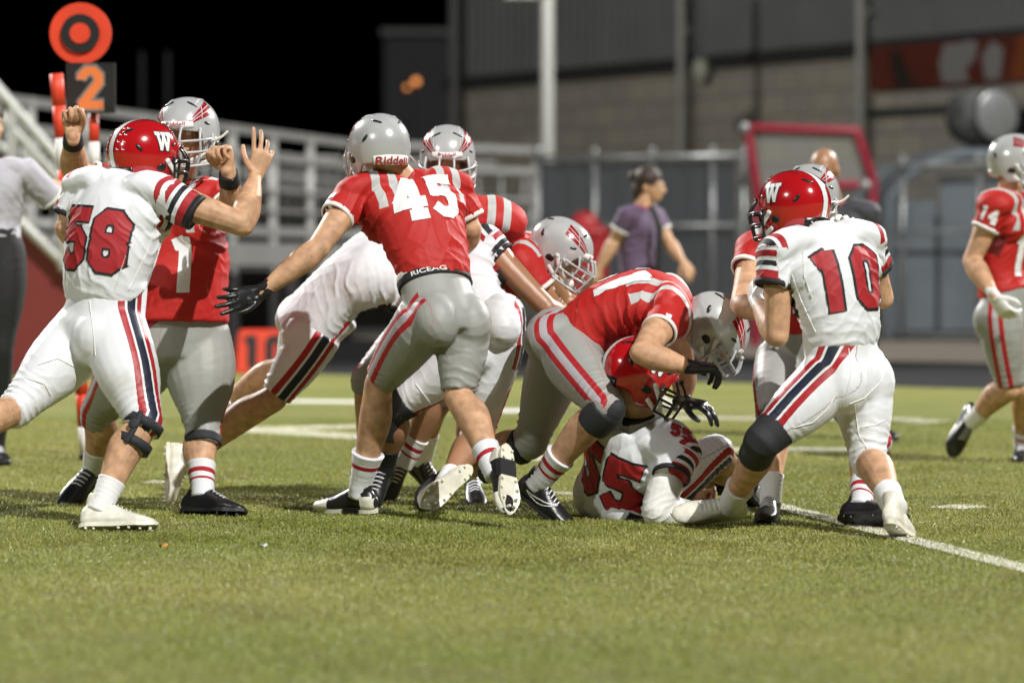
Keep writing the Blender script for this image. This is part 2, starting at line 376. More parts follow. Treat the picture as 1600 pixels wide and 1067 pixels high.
def hand(g, W, D, N, right, k=1.0, curl=(.3, .3, .35, .4, .45), spread=.10, thumb=.5, grow=0.0):
    """palm, four unequal fingers and a thumb; D along the palm, N out of the palm, curl 0 flat .. 1 fist"""
    D = D.normalized(); N = (N - D * N.dot(D)).normalized(); T = D.cross(N) * (1 if right else -1)
    pl = .092 * k
    g.tube([W - D * .02 * k, W + D * .02 * k, W + D * .06 * k, W + D * pl], [(.026 * k + grow, .020 * k + grow), (.032 * k + grow, .019 * k + grow), (.041 * k + grow, .017 * k + grow), (.040 * k + grow, .013 * k + grow)], side=T, n=14, sub=3, sq=2.6)
    g.ball(W + D * .04 * k + T * .022 * k + N * .008 * k, (.018 * k + grow, .03 * k, .016 * k + grow), (T, D, N), 12)
    lens = [(.045, .028, .022), (.050, .032, .024), (.046, .030, .023), (.036, .022, .020)]
    for i in range(4):
        off = (1.5 - i) * .0222 * k
        b = W + D * (pl - .006 * abs(i - 1.2) * k) + T * off
        d = (D + T * spread * (1.5 - i)).normalized(); c = curl[i + 1]; p = [b - d * .015 * k]; a = 0; q = b.copy(); p.append(b)
        for s_, L in enumerate(lens[i]):
            a += c * (1.45, 1.65, 1.0)[s_]
            q = q + (d * math.cos(a) + N * math.sin(a)) * L * k; p.append(q.copy())
        r = (.0094, .0094, .0090, .0081)[i] * k + grow * .7
        g.tube(p, [r * 1.05, r * 1.08, r, r * .95, r * .80], n=10, sub=2)
    b = W + D * .028 * k + T * .030 * k
    d = (D * (.62 - .2 * thumb) + T * (.78 - .75 * thumb) + N * (.15 + .75 * thumb)).normalized(); d2 = (d + (D * .35 - T * .5 * curl[0] + N * .2 * curl[0])).normalized(); d3 = (d2 + (D * .3 - T * .7 * curl[0])).normalized()
    r = .0108 * k + grow * .7
    p1 = b + d * .040 * k; p2 = p1 + d2 * .034 * k; p3 = p2 + d3 * .024 * k
    g.tube([b - d * .015 * k, b, p1, p2, p3], [r * 1.3, r * 1.3, r * 1.08, r, r * .78], n=10, sub=2)

def head_geo(g, c, l, f, u, k=1.0):
    ax = (l, f, u); P = lambda x, y, z: c + l * (x * k) + f * (y * k) + u * (z * k)
    g.ball(P(0, -.012, .025), (.076 * k, .095 * k, .092 * k), ax, 20)
    g.ball(P(0, .035, -.03), (.062 * k, .058 * k, .075 * k), ax, 16)
    g.ball(P(0, .05, -.082), (.040 * k, .038 * k, .030 * k), ax, 14)
    g.tube([P(0, .088, .012), P(0, .103, -.012), P(0, .112, -.033)], [.009 * k, .011 * k, .013 * k], n=10, sub=2)
    for s in (-1, 1):
        g.ball(P(s * .012, .098, -.036), .010 * k, ax, 10)
        g.ball(P(s * .077, -.012, -.012), (.010 * k, .020 * k, .032 * k), ax, 12)
        g.tube([P(s * .012, .090, .018), P(s * .03, .087, .024), P(s * .052, .070, .018)], [.008 * k, .010 * k, .008 * k], n=8, sub=2)
        g.ball(P(s * .036, .066, -.028), (.022 * k, .02 * k, .018 * k), ax, 12)
    g.tube([P(-.024, .082, -.064), P(0, .092, -.061), P(.024, .082, -.064)], [.005 * k, .0085 * k, .005 * k], n=8, sub=3)
    g.tube([P(-.02, .082, -.073), P(0, .090, -.074), P(.02, .082, -.073)], [.005 * k, .008 * k, .005 * k], n=8, sub=3)

def shell_pt(phi, el, a=.119, b=.150, c=.128):
    """helmet shell, phi from the front round the side, el elevation"""
    if el >= 0: h = math.cos(el) ** .92; z = c * math.sin(el)
    else: h = math.cos(el) ** .40; z = .150 * math.sin(el)
    bb = b * (.93 if math.cos(phi) > 0 else 1.0)
    if el < 0 and math.cos(phi) < 0: bb *= 1 - .25 * (-el) ** 1.3 * max(0, -math.cos(phi))
    x = a * h * math.sin(phi); y = bb * h * math.cos(phi)
    rid = 1 + .018 * math.exp(-((abs(x) - .052) / .012) ** 2) * sstep(.2, .9, el) - .008 * math.exp(-((abs(x) - .066) / .010) ** 2) * sstep(.2, .8, el)
    return Vector((x * (1 - .06 * sstep(0, -.9, el)), y, z * rid))
def el_min(phi):
    p = abs(math.degrees(phi))
    if p < 62: e = lerp(9, 3, sstep(0, 50, p)) if p < 46 else lerp(3, -46, sstep(46, 62, p))
    elif p < 112: e = lerp(-46, -50, sstep(62, 85, p)) if p < 92 else lerp(-50, -36, sstep(92, 112, p))
    else: e = lerp(-36, -41, sstep(112, 180, p))
    return math.radians(e)
def make_shell():
    phs = []
    for i in range(121):
        t = -180 + 3 * i; phs.append(t)
    phs = sorted(set(phs[:-1] + [s * q for s in (-1, 1) for q in (47.5, 49.5, 52.5, 55.5, 58.5, 61.5)])); n = len(phs); m = 26
    vs = [shell_pt(0, math.pi / 2)]; fs = []
    for k in range(1, m + 1):
        for p in phs:
            ph = math.radians(p); e0 = el_min(ph); t = k / m; vs.append(shell_pt(ph, math.pi / 2 + (e0 - math.pi / 2) * t))
    for j in range(n): fs.append((0, 1 + j, 1 + (j + 1) % n))
    for k in range(m - 1):
        for j in range(n):
            a = 1 + k * n + j; b = 1 + k * n + (j + 1) % n; fs.append((a, a + n, b + n, b))
    # inner skin and rim
    N = len(vs); vs += [v * .90 for v in vs]; fs += [tuple(i + N for i in f[::-1]) for f in fs]
    o = 1 + (m - 1) * n
    for j in range(n): a = o + j; b = o + (j + 1) % n; fs.append((a, a + N, b + N, b))
    return vs, fs
SHELL = make_shell()
def helmet(parent, pos, f, up, kind, k=1.0, texts=(), loose_strap=False):
    f = f.normalized(); l = f.cross(up).normalized(); u = l.cross(f)
    Mx = Matrix(((l.x, f.x, u.x, pos.x), (l.y, f.y, u.y, pos.y), (l.z, f.z, u.z, pos.z), (0, 0, 0, 1))) @ Matrix.Scale(k, 4)
    red = kind == 'red'
    g = G(); g.add(*SHELL); me = g.mesh("helmet"); h = obj("helmet", me, M['shell_red'] if red else M['shell_silver'])
    h.parent = parent; h.matrix_parent_inverse = Matrix.Translation(-parent.location); h.matrix_world = Mx
    tree = bvh(me)
    def sub(name, gg, m): return obj(name, gg.mesh(name), m, h)
    # face mask
    fm = G(); r = .0048
    for z, yb, zb in ((-.022, .186, -.02), (-.064, .180, -.064), (-.112, .168, -.116)):
        fm.tube([V(-.116, .062, z), V(-.105, .115, lerp(z, zb, .5)), V(-.058, yb - .018, zb), V(0, yb, zb), V(.058, yb - .018, zb), V(.105, .115, lerp(z, zb, .5)), V(.116, .062, z)], r, n=8, sub=4)
    for s in (-1, 1):
        fm.tube([V(s * .030, .150, .028), V(s * .032, .183, -.010), V(s * .032, .180, -.06), V(s * .028, .168, -.116)], r, n=8, sub=3)
        fm.tube([V(s * .088, .105, .020), V(s * .094, .130, -.02), V(s * .092, .128, -.066), V(s * .075, .128, -.116)], r, n=8, sub=3)
        fm.tube([V(s * .117, .055, -.012), V(s * .119, .060, -.06), V(s * .112, .062, -.112)], r, n=8, sub=3)
    sub("face_mask", fm, M['mask_black'] if red else M['mask_grey'])
    for s in (-1, 1):                     # mask clips with screws
        for p_, sz in ((V(s * .030, .146, .030), (.020, .010, .016)), (V(s * .117, .060, -.030), (.008, .022, .016))):
            q = G(); q.box(p_, sz); sub("mask_clip", q, M['mask_black'] if red else M['mask_grey']); q = G(); q.ball(p_ + (V(0, .006, 0) if abs(p_.x) < .05 else V(s * .005, 0, 0)), .0042, None, 8); sub("screw", q, M['screw'])
    # brow and neck bumpers
    for nm, lo, hi, e0, e1 in (("front_bumper", -34, 34, 11, 23), ("rear_bumper", 138, 222, -39, -24)):
        b = G(); n = 22; vs = []
        for q in range(n + 1):
            ph = math.radians(lerp(lo, hi, q / n))
            for e in (e0, (e0 * .6 + e1 * .4), e1): vs.append(shell_pt(ph, math.radians(e)) * (1.022 if e != e1 else 1.012))
            for e in (e1, e0): vs.append(shell_pt(ph, math.radians(e)) * .985)
        fs = []
        for q in range(n):
            for j in range(5): fs.append((q * 5 + j, q * 5 + (j + 1) % 5, q * 5 + 5 + (j + 1) % 5, q * 5 + 5 + j))
        fs += [tuple(range(4, -1, -1)), tuple(range(n * 5, n * 5 + 5))]
        b.add(vs, fs); bo = sub(nm, b, M['shell_red'] if (red and nm == "front_bumper") else (M['mask_black'] if red else M['pad_white']))
        bt = bvh(bo.data)
        if nm == "rear_bumper": word("lettering", "XENITH" if red else "Riddell", bt, V(0, -.4, -.085 if red else -.083), V(1, 0, 0), V(0, 0, 1), V(0, 1, 0), .019 if red else .030, M['print_white'] if red else M['print_red'], h, wid=1.15)
        elif not red: word("lettering", "Riddell", bt, V(0, .4, .038), V(-1, 0, 0), V(0, 0, 1), V(0, -1, 0), .016, M['print_red'], h, wid=1.2)
    # vents, ear holes
    for s in (-1, 1):
        for ph, e, w_, h_, t in ((150, 36, .026, .006, .5), (126, 6, .019, .008, -.8), (88, -22, .021, .018, .2), (62, 16, .016, .006, .4), (40, 56, .024, .0055, 1.0)):
            p = shell_pt(math.radians(s * ph), math.radians(e)); nr = Vector((p.x / .0142, p.y / .0225, p.z / .0164)).normalized()
            a = Vector((0, 0, 1)).cross(nr).normalized(); b = nr.cross(a); a2 = a * math.cos(t * s) + b * math.sin(t * s); b2 = nr.cross(a2)
            v = G(); v.ball(p, (w_, h_, .0035), (a2, b2, nr), 10); sub("vent", v, M['mask_black'])
    for s in (-1, 1):                     # moulded panel line over the crown
        pl_ = []
        for i in range(13):
            y_ = lerp(.108, -.075, i / 12); x_ = s * (.058 - .010 * (i / 12)); z_ = .128 * math.sqrt(max(.02, 1 - (x_ / .119) ** 2 - (y_ / (.14 if y_ > 0 else .15)) ** 2)); hit, nr, _, _d = tree.ray_cast(V(x_, y_, .4), V(0, 0, -1), 1)
            if hit: pl_.append(hit + nr * .0002)
        if len(pl_) > 3: q = G(); q.tube(pl_, .0016, n=6, sub=2); sub("panel_line", q, M['mask_black'] if red else M['mask_grey'])
    # chin strap: cup and side straps
    c = G(); c.ball(V(0, .118, -.108), (.034, .020, .024), None, 14)
    for s in (-1, 1):
        c.tube([V(s * .118, .03, -.03), V(s * .105, .075, -.075), V(s * .035, .118, -.104)], [(.010, .003)] * 3, side=V(0, .4, 1), n=8, sub=4)
        c.tube([V(s * .116, .02, -.085), V(s * .10, .07, -.108), V(s * .035, .115, -.114)], [(.009, .003)] * 3, side=V(0, .4, 1), n=8, sub=4)
        c.ball(V(s * .120, .028, -.028), (.004, .012, .010), None, 10)
        if loose_strap == s: c.tube([V(s * .118, .03, -.03), V(s * .138, .01, -.022), V(s * .158, -.005, -.004)], [(.006, .0022)] * 3, side=V(0, .4, 1), n=8, sub=4)
    sub("chin_strap", c, M['pad_white'])
    if red:
        fn, W = text_fn('W', .072, hw=.085, border=.055)
        for s in (-1, 1):
            decal("logo", tree, V(s * .3, .012, .040), V(0, s * 1, 0), V(0, 0, 1), V(-s, 0, 0), .10, .10, fn, [M['print_white'], M['print_black']], h, cell=.0016, lift=.0014)
        stars = G()
        for s in (-1, 1):          # small white award decals at the back
            for i in range(4):
                for j in range(2):
                    p = shell_pt(math.radians(s * (163 - 11 * j)), math.radians(40 - 13 * i)); nr = Vector((p.x / .0142, p.y / .0225, p.z / .0164)).normalized(); a = Vector((0, 0, 1)).cross(nr).normalized(); b = nr.cross(a)
                    q = p + nr * .0012
                    stars.add([q - a * .006, q + a * .006, q + a * .006 + b * .003, q - a * .003 + b * .003, q - a * .003 + b * .008, q - a * .006 + b * .008], [(0, 1, 2, 3), (0, 3, 4, 5)])
        if 'stars' in texts: sub("award_decal", stars, M['print_white'])
    else:
        def feather(u_, v_):       # pointed to the front, broad behind, three pale quills
            u_ /= 1.3; v_ /= 1.3; t = (u_ + .055) / .11
            if t < 0 or t > 1: return -1
            top = -.024 + .052 * t ** .8; bot = -.028 + .012 * t
            if not bot < v_ < top: return -1
            for q in (.36, .68):
                if abs((v_ - bot) / (top - bot) - q) * (top - bot) < .0012: return 1
            if abs((t - .45) - (v_ - bot) * 6) < .015: return 1
            return 0
        for s in (-1, 1):
            N = V(-s * .82, -.42, -.40).normalized(); U = V(s * .42, -.88, .1); U = (U - N * U.dot(N)).normalized(); W_ = U.cross(N) * (1 if U.cross(N).z > 0 else -1)
            decal("feather_logo", tree, V(s * .078, .068, .082) - N * .2, U, W_, N, .17, .10, feather, [M['foil_red'], M['mask_grey']], h, cell=.0018, lift=.0012)
    return h

def shoe(parent, A, toe, up, white, k=1.0, hightop=0.0, two=None, swoosh=0, sidev=None):
    """boot from ankle joint A, toe direction, up out of the instep"""
    T = toe.normalized(); U = (up - T * up.dot(T)).normalized(); S = T.cross(U)
    O = A - U * .088 * k                              # sole level under the ankle
    L = lambda x, y, z: O + T * (x * k) + S * (y * k) + U * (z * k)
    rings = [(-.072, .014, .02, .05), (-.066, .026, .008, .075), (-.045, .033, .004, .098), (-.01, .035, .004, .112), (.03, .036, .004, .104), (.065, .040, .004, .086), (.105, .046, .004, .068), (.145, .049, .004, .055), (.18, .044, .005, .046), (.205, .032, .008, .038), (.219, .014, .014, .028)]
    g = G(); n = 16; vs = []
    for x, w, z0, z1 in rings:
        for j in range(n):
            a = 2 * math.pi * j / n; cy, sz = math.cos(a), math.sin(a)
            zz = (z0 + z1) / 2 + (z1 - z0) / 2 * math.copysign(abs(sz) ** (.55 if sz < 0 else .95), sz)
            yy = w * math.copysign(abs(cy) ** .8, cy) * (1 - .35 * max(0, sz) ** 2) - .008 * max(0, (x - .08)) / .14
            vs.append(L(x, yy, zz))
    fs = []
    for i in range(len(rings) - 1):
        for j in range(n): fs.append((i * n + j, (i + 1) * n + j, (i + 1) * n + (j + 1) % n, i * n + (j + 1) % n))
    fs += [tuple(range(n)), tuple(range(len(rings) * n - 1, (len(rings) - 1) * n - 1, -1))]
    g.add(vs, fs); g.tube([L(-.018, 0, .06), L(-.014, 0, .10), L(-.010, 0, .125 + hightop)], [(.040 * k, .036 * k), (.042 * k, .036 * k), (.042 * k, .037 * k)], side=T, n=16, sub=3, caps='flat')
    me = fuse(g, .006, 3, .5, "shoe"); so = obj("shoe", me, M['shoe_white'] if white else M['shoe_black'], None); keep(so, parent)
    sg = G(); n = 30; out = []
    for i in range(n):
        t = i / n * 2 * math.pi; x = .073 + .150 * math.cos(t); w = np.interp(x, [-.08, -.066, -.04, 0, .05, .1, .145, .18, .21, .225], [.012, .03, .036, .034, .033, .043, .051, .047, .032, .010])
        out.append((x, w * math.copysign(abs(math.sin(t)) ** .45, math.sin(t))))
    vs = [L(x, y, .012 + .012 * max(0, (x - .15) / .07) ** 2) for x, y in out] + [L(x, y, -.004 + .016 * max(0, (x - .15) / .07) ** 2) for x, y in out]
    fs = [tuple(range(n - 1, -1, -1)), tuple(range(n, 2 * n))] + [(i, (i + 1) % n, n + (i + 1) % n, n + i) for i in range(n)]
    sg.add(vs, fs)
    for x, y in ((-.045, -.02), (-.045, .02), (-.015, -.02), (-.015, .02), (.08, -.034), (.08, .030), (.12, -.04), (.12, .034), (.16, -.034), (.16, .026), (.195, -.012), (.195, .012)):
        sg.tube([L(x, y, .0), L(x, y, -.013)], [.0075 * k, .005 * k], n=8, sub=1, caps='flat')
    s2 = obj("sole", sg.mesh("sole", False), M['sole_white'] if white or two else M['sole_black'], so)
    if two:
        ar = G(); ar.add([L(x, y, -.0052) for x, y in ((-.008, -.036), (.062, -.040), (.062, .036), (-.008, .036))] + [L(x, y, .02) for x, y in ((-.008, -.040), (.062, -.042), (.062, .040), (-.008, .040))], [(0, 1, 2, 3), (7, 6, 5, 4), (0, 4, 5, 1), (2, 6, 7, 3), (1, 5, 6, 2), (3, 7, 4, 0)]); obj("arch", ar.mesh("arch", False), M['sole_black'], so)
    lg = G()
    for i, x in enumerate((.045, .062, .079, .096, .112)):
        z = np.interp(x, [.03, .065, .105, .145], [.104, .086, .068, .055]) + .001
        lg.tube([L(x - .006, -.022, z - .007), L(x, 0, z + .002), L(x + .006, .022, z - .007)], .0032 * k, n=6, sub=3)
    if not two: obj("laces", lg.mesh("laces"), M['lace'], so)
    if two:
        tg = G(); tr = bvh(me)
        def cap_toe(u, v): return 0 if u > .035 - .03 * abs(v / .05) else -1
        for sg_ in (1, -1):
            for nm_, f_ in (("toe_cap", lambda u, v: 0 if u > .055 else -1), ("heel_cap", lambda u, v: 0 if u < -.10 and v < .03 else -1)): decal(nm_, tr, L(.08, sg_ * .25, .04), T, U, S * -sg_, .30 * k, .16 * k, f_, [M['shoe_white']], so, cell=.005, lift=.002)
    if swoosh:
        tr = bvh(me)
        def sw(u, v):
            x = u / .075; yc = .9 * x * x * .02 - .012 + .014 * x
            th = .010 * (1 - abs(x)) ** .7 + .002
            if abs(x) > 1: return -1
            d_ = abs(v - yc)
            return 0 if th - .0045 < d_ < th else -1
        decal("swoosh", tr, L(.055, swoosh * .2, .05), T, U, S * -swoosh, .16, .09, sw, [M['print_white']], so, cell=.002, lift=.0015)
    return so

def player(label, d, team, pelvis, chest, pf, cf, head, hf, arms, legs, hup=(0, 0, 1), k=1.0, girth=1.0, bow=.03, skin='skin', num=None, ndrop=.14, nh=1.0, hem=.10, group=None,
           loose=False, stars=False, neck_trim=True, seed=0, helm=True, tail=0.0, arm_k=1.0, cat='person', pants=None, jersey=None, front_num=None, vox=.0076, hk=1.0, slv=.13, bvox=.0062, belly=0.0, pads=True, hemr=1.0):
    def J(s, ref=None, L=None):
        px, py = s[0], s[1]; q = s[2] if len(s) > 2 else 0
        if q == 'g': return on_ground(px, py, s[3] if len(s) > 3 else .1)
        if isinstance(q, str):
            r = ray(px, py); a = r.dot(r); oc = C0 - ref; b = 2 * r.dot(oc); c = oc.dot(oc) - L * L; disc = b * b - 4 * a * c
            if disc < 0: t = -b / (2 * a)
            else: t = (-b + (math.sqrt(disc) if q == '+' else -math.sqrt(disc))) / (2 * a)
            return C0 + r * t
        return at(px, py, d + q)
    P = J(pelvis); Cc = J(chest); sp = (Cc - P).normalized(); pf = Vector(pf); cf = Vector(cf)
    lp = pf.cross(sp).normalized(); fp = sp.cross(lp); lc = cf.cross(sp).normalized(); fc = sp.cross(lc)
    H = J(head); hfv = Vector(hf).normalized(); hu = Vector(hup); hl = hfv.cross(hu).normalized(); hu = hl.cross(hfv)
    root = empty("person", (P.x, P.y, 0), label, cat, group)
    log = ["%-28s torso %.2f neck %.2f" % (label[:28], (Cc - P).length, (H - Cc).length)]
    S, E, W, SE = {}, {}, {}, {}; HI, K, A = {}, {}, {}
    for s in 'LR':
        sg = 1 if s == 'R' else -1; a = arms[s]
        S[s] = Cc + lc * (sg * .185 * k) + Vector(a.get('sh', (0, 0, 0)))
        E[s] = J(a['e'], S[s], .31 * k); W[s] = J(a['w'], E[s], .265 * k)
        ud = (E[s] - S[s]).normalized()
        if 'se' in a: ud = (ud * .62 + (J(a['se'], S[s], .16 * k) - S[s]).normalized() * .38).normalized()
        SE[s] = S[s] + ((ud * slv) + lc * sg * .012) * k
        g_ = legs[s]; HI[s] = P + lp * (sg * .092 * k); K[s] = J(g_['k'], HI[s], .44 * k); A[s] = J(g_['a'], K[s], .43 * k)
        log.append("%s ua %.2f fa %.2f th %.2f sh %.2f az %.2f" % (s, (E[s] - S[s]).length, (W[s] - E[s]).length, (K[s] - HI[s]).length, (A[s] - K[s]).length, A[s].z))
    print(" | ".join(log))
    white = team == 'white'; gi = girth
    mid = lerp(P, Cc, .5) - (fp + fc) * .5 * bow
    # ---- body: one continuous surface
    b = G(); bt = G()
    b.tube([P, mid, Cc - sp * .03], [(.13 * k * gi, .09 * k * gi), (.125 * k * gi, .09 * k * gi), (.13 * k * gi, .085 * k)], side=[lp, (lp + lc) / 2, lc], n=14, sub=3)
    b.tube([Cc - sp * .02, Cc + (H - Cc) * .35 - fc * .005, H - hu * .055 - hfv * .02], [(.075 * k, .065 * k), (.062 * k, .062 * k), (.058 * k, .058 * k)], side=lc, n=14, sub=3)
    head_geo(b, H, hl, hfv, hu, k * (.97 if helm else 1.0))
    kneef = {}
    for s in 'LR':
        sg = 1 if s == 'R' else -1; a = arms[s]; ak = k * arm_k
        ua = (E[s] - S[s]).normalized(); fa = (W[s] - E[s]).normalized(); hinge = ua.cross(fa); hinge = hinge.normalized() if hinge.length > .15 else lc
        back = hinge.cross(ua).normalized()
        b.tube([lerp(Cc, S[s], .75), S[s] + ua * .02, lerp(S[s], E[s], .35), lerp(S[s], E[s], .7), E[s]], [.060 * ak, .066 * ak, (.058 * ak, .064 * ak), (.050 * ak, .054 * ak), .046 * ak], side=hinge, n=14, sub=3)
        b.ball(E[s] - back * .007, .044 * ak, None, 12)
        b.tube([E[s], lerp(E[s], W[s], .25), lerp(E[s], W[s], .6), lerp(E[s], W[s], .9), W[s] + fa * .01], [.046 * ak, (.052 * ak, .056 * ak), (.043 * ak, .045 * ak), (.031 * ak, .028 * ak), (.029 * ak, .023 * ak)], side=hinge, n=14, sub=3)
        b.ball(lerp(S[s], E[s], .58) + back * .024 * ak, (.036 * ak, .030 * ak, .075 * ak), (hinge, back, ua), 14)
        b.ball(lerp(S[s], E[s], .50) - back * .026 * ak, (.034 * ak, .032 * ak, .085 * ak), (hinge, back, ua), 14)
        b.ball(lerp(E[s], W[s], .20) + back * .014 * ak + hinge * .018 * ak, (.026 * ak, .030 * ak, .075 * ak), (hinge, back, fa), 14)
        b.tube([E[s] - back * .030 * ak, lerp(E[s], W[s], .5) - back * .016 * ak, W[s] - back * .012 * ak], [.016 * ak, .015 * ak, .012 * ak], n=10, sub=3)
        hd = a.get('hd')
        D = (J(hd) - W[s]) if hd else fa; Nn = Vector(a.get('hn', tuple(-back)))
        gl = a.get('glove')
        tgt = G() if gl else b
        hand(tgt, W[s], D, Nn, s == 'R', k * a.get('hk', 1.0), a.get('curl', (.3, .3, .35, .4, .45)), a.get('spread', .1), a.get('thumb', .4), .002 if gl else 0)
        if gl:
            dn = D.normalized()
            tgt.tube([W[s] - fa * .055 * k, W[s] - fa * .02 * k, W[s] + dn * .015 * k], [(.034 * k, .029 * k), (.032 * k, .026 * k), (.032 * k, .024 * k)], side=hinge, n=14, sub=3)
            gme = fuse(tgt, .0045, 2, .5, "glove"); go = keep(obj("glove", gme, M['glove_' + gl], None), root)
            if gl == 'black' and a.get('knuckle'):
                kg = G()
                Tn = D.cross(Nn - dn * Nn.dot(dn)).normalized()
                n_ = (Nn - dn * Nn.dot(dn)).normalized()
                for i in range(4):
                    for q in range(3): kg.ball(W[s] + dn * (.075 + .027 * q) * k + Tn * (1.5 - i) * .021 * k * (1 if s == 'R' else -1) - n_ * .017 * k * (1 - .1 * q), (.006, .008, .004), (Tn, dn, n_), 8)
                obj("knuckle_pad", kg.mesh("knuckle_pad"), M['pad_white'], go)
        g_ = legs[s]; th = (K[s] - HI[s]).normalized(); shn = (A[s] - K[s]).normalized()
        kf = th - shn; kf = kf if kf.length > .25 else (kf + fp * .25); kf = (kf - shn * kf.dot(shn)); kf = kf.normalized() if kf.length > .05 else fp
        if 'kf' in g_: kf = Vector(g_['kf']); kf = (kf - shn * kf.dot(shn)).normalized()
        kneef[s] = kf; lk = shn.cross(kf)
        b.tube([HI[s], lerp(HI[s], K[s], .5), K[s]], [.080 * k * gi, .070 * k * gi, .052 * k], n=14, sub=3)
        cz = k * g_.get('calf', 1.0)
        b.tube([K[s], lerp(K[s], A[s], .14) - kf * .008, lerp(K[s], A[s], .32) - kf * .020 * k, lerp(K[s], A[s], .6) - kf * .012 * k, lerp(K[s], A[s], .88), A[s]],
               [(.058 * cz, .059 * cz), (.060 * cz, .061 * cz), (.066 * cz, .069 * cz), (.053 * cz, .055 * cz), (.038 * cz, .041 * cz), (.038 * cz, .042 * cz)], side=lk, n=16, sub=3)
        for q_ in (-1, 1): b.ball(lerp(K[s], A[s], .27 + .03 * q_) - kf * .034 * cz + lk * q_ * .022 * cz, (.032 * cz, .034 * cz, .088 * cz), (lk, kf, shn), 14)
        b.tube([lerp(K[s], A[s], .12) + kf * .034 * cz, lerp(K[s], A[s], .5) + kf * .026 * cz, lerp(K[s], A[s], .85) + kf * .020 * cz], [.020 * cz, .018 * cz, .015 * cz], n=10, sub=3)
        b.tube([lerp(K[s], A[s], .6) - kf * .030 * cz, lerp(K[s], A[s], .97) - kf * .032 * cz], [.018 * cz, .012 * cz], n=10, sub=3)
        b.ball(K[s] + kf * .022 * k + shn * .01, (.040 * k, .036 * k, .045 * k), (lk, kf, shn), 14)
    body = keep(obj("body", fuse(b, bvox, 5 if bvox > .005 else 4, .45 if bvox > .005 else .28, "body"), M[skin], None), root)
    # ---- trousers
    pg = G()
    pg.tube([P + sp * max(.15, hem + .045) * k, P + sp * .06 * k, P - sp * .02 * k - fp * .01, P - sp * .07 * k], [(.152 * k * gi, .115 * k * gi), (.166 * k * gi, .122 * k * gi), (.182 * k * gi, .128 * k * gi), (.158 * k * gi, .112 * k * gi)], side=lp, n=24, sub=3, caps='flat')
    for s in 'LR':
        sg = 1 if s == 'R' else -1; g_ = legs[s]; th = (K[s] - HI[s]).normalized(); shn = (A[s] - K[s]).normalized(); kf = kneef[s]; lk = shn.cross(kf)
        pg.ball(P + lp * sg * .075 * k - fp * .045 * k * gi - sp * .025 * k, (.100 * k * gi, .098 * k * gi, .118 * k), (lp, fp, sp), 18)
        pe = g_.get('pe', .06)
        endp = K[s] + (shn if pe > 0 else th) * pe
        pts = [HI[s] + sp * .03, lerp(HI[s], K[s], .2), lerp(HI[s], K[s], .5), lerp(HI[s], K[s], .8), K[s]]
        rr = [.104 * k * gi, (.112 * k * gi, .114 * k * gi), (.102 * k * gi, .106 * k * gi), .080 * k * (gi * .5 + .5), .070 * k]
        if pe <= 0: pts = pts[:4] + [endp]; rr = rr[:4] + [.070 * k]
        pg.tube(pts, rr, side=lp, n=18, sub=4, caps='flat' if pe <= 0 else 'round')
        if pe > 0:
            pg.tube([K[s] - shn * .02, K[s] + shn * .02, endp], [.069 * k, .070 * k, (.066 * k * g_.get('calf', 1.0), .069 * k * g_.get('calf', 1.0))], side=lk, n=18, sub=3, caps='flat')
            pg.ball(K[s] + kf * .026 * k, (.050 * k, .042 * k, .062 * k), (lk, kf, shn), 16)
        pg.ball(lerp(HI[s], K[s], .42) + (fp - th * fp.dot(th)) * .025 * k, (.065 * k * gi, .075 * k * gi, .13 * k), (lp, (fp - th * fp.dot(th)).normalized(), th), 16)
    pme = fuse(pg, vox, 16, None, "trousers")
    folds = []
    for s in 'LR':
        th = (K[s] - HI[s]).normalized(); shn = (A[s] - K[s]).normalized()
        folds += [(K[s] - kneef[s] * .05, .10, .0075, th, .030), (HI[s] + fp * .06 - sp * .05, .12, .0022, (th * .8 + lp * (.5 if s == 'R' else -.5)).normalized(), .045), (HI[s] - fp * .08 - sp * .10, .10, .0014, (th * .9 + lp * (.4 if s == 'R' else -.4)).normalized(), .04),
                  (lerp(HI[s], K[s], .62), .14, .0018, (th * .75 + fp * .5).normalized(), .05), (K[s] + shn * .05, .06, .003, shn, .022)]
    wrinkle(pme, folds, .0006, 8, seed)
    co = coords(pme).astype(np.float64); uv = np.full((len(co), 2), .14); best = np.full(len(co), 1e9)
    for s in 'LR':                        # distance from the side seam, measured in the plane of the leg
        sg = 1 if s == 'R' else -1; pl = [HI[s] + (sp * .35 - (K[s] - HI[s]).normalized() * .65).normalized() * .17, HI[s], K[s], K[s] + (A[s] - K[s]).normalized() * .15]
        th = (K[s] - HI[s]).normalized(); lat = lp * sg; lat = np.array((lat - th * lat.dot(th)).normalized()); sd = (co - np.array(P)) @ np.array(lp) * sg
        fl = lambda p: p - (p @ lat)[:, None] * lat
        cf_ = fl(co)
        for q in range(3):
            a0, a1 = np.array(pl[q]), np.array(pl[q + 1]); a0 = a0 - (a0 @ lat) * lat; a1 = a1 - (a1 @ lat) * lat; ax = a1 - a0; Lq = np.linalg.norm(ax) + 1e-6; ax /= Lq
            t = np.clip((cf_ - a0) @ ax, 0, Lq); rel = cf_ - (a0 + t[:, None] * ax); rl = np.linalg.norm(rel, axis=1); fr = np.cross(ax, lat)
            c3 = np.array(pl[q]) + (t / Lq)[:, None] * (np.array(pl[q + 1]) - np.array(pl[q])); full = np.linalg.norm(co - c3, axis=1)
            side = ((co - c3) @ lat)
            ds = rl + np.where(sd < -.03, .3, 0) + np.maximum(0, full - .2); w = ds < best
            best[w] = ds[w]; uv[w, 0] = np.where((side > .045) & (q < 2 or th.dot((A[s] - K[s]).normalized()) > .35), np.sign(rel @ fr) * rl * 1.05, .14)[w]; uv[w, 1] = t[w]
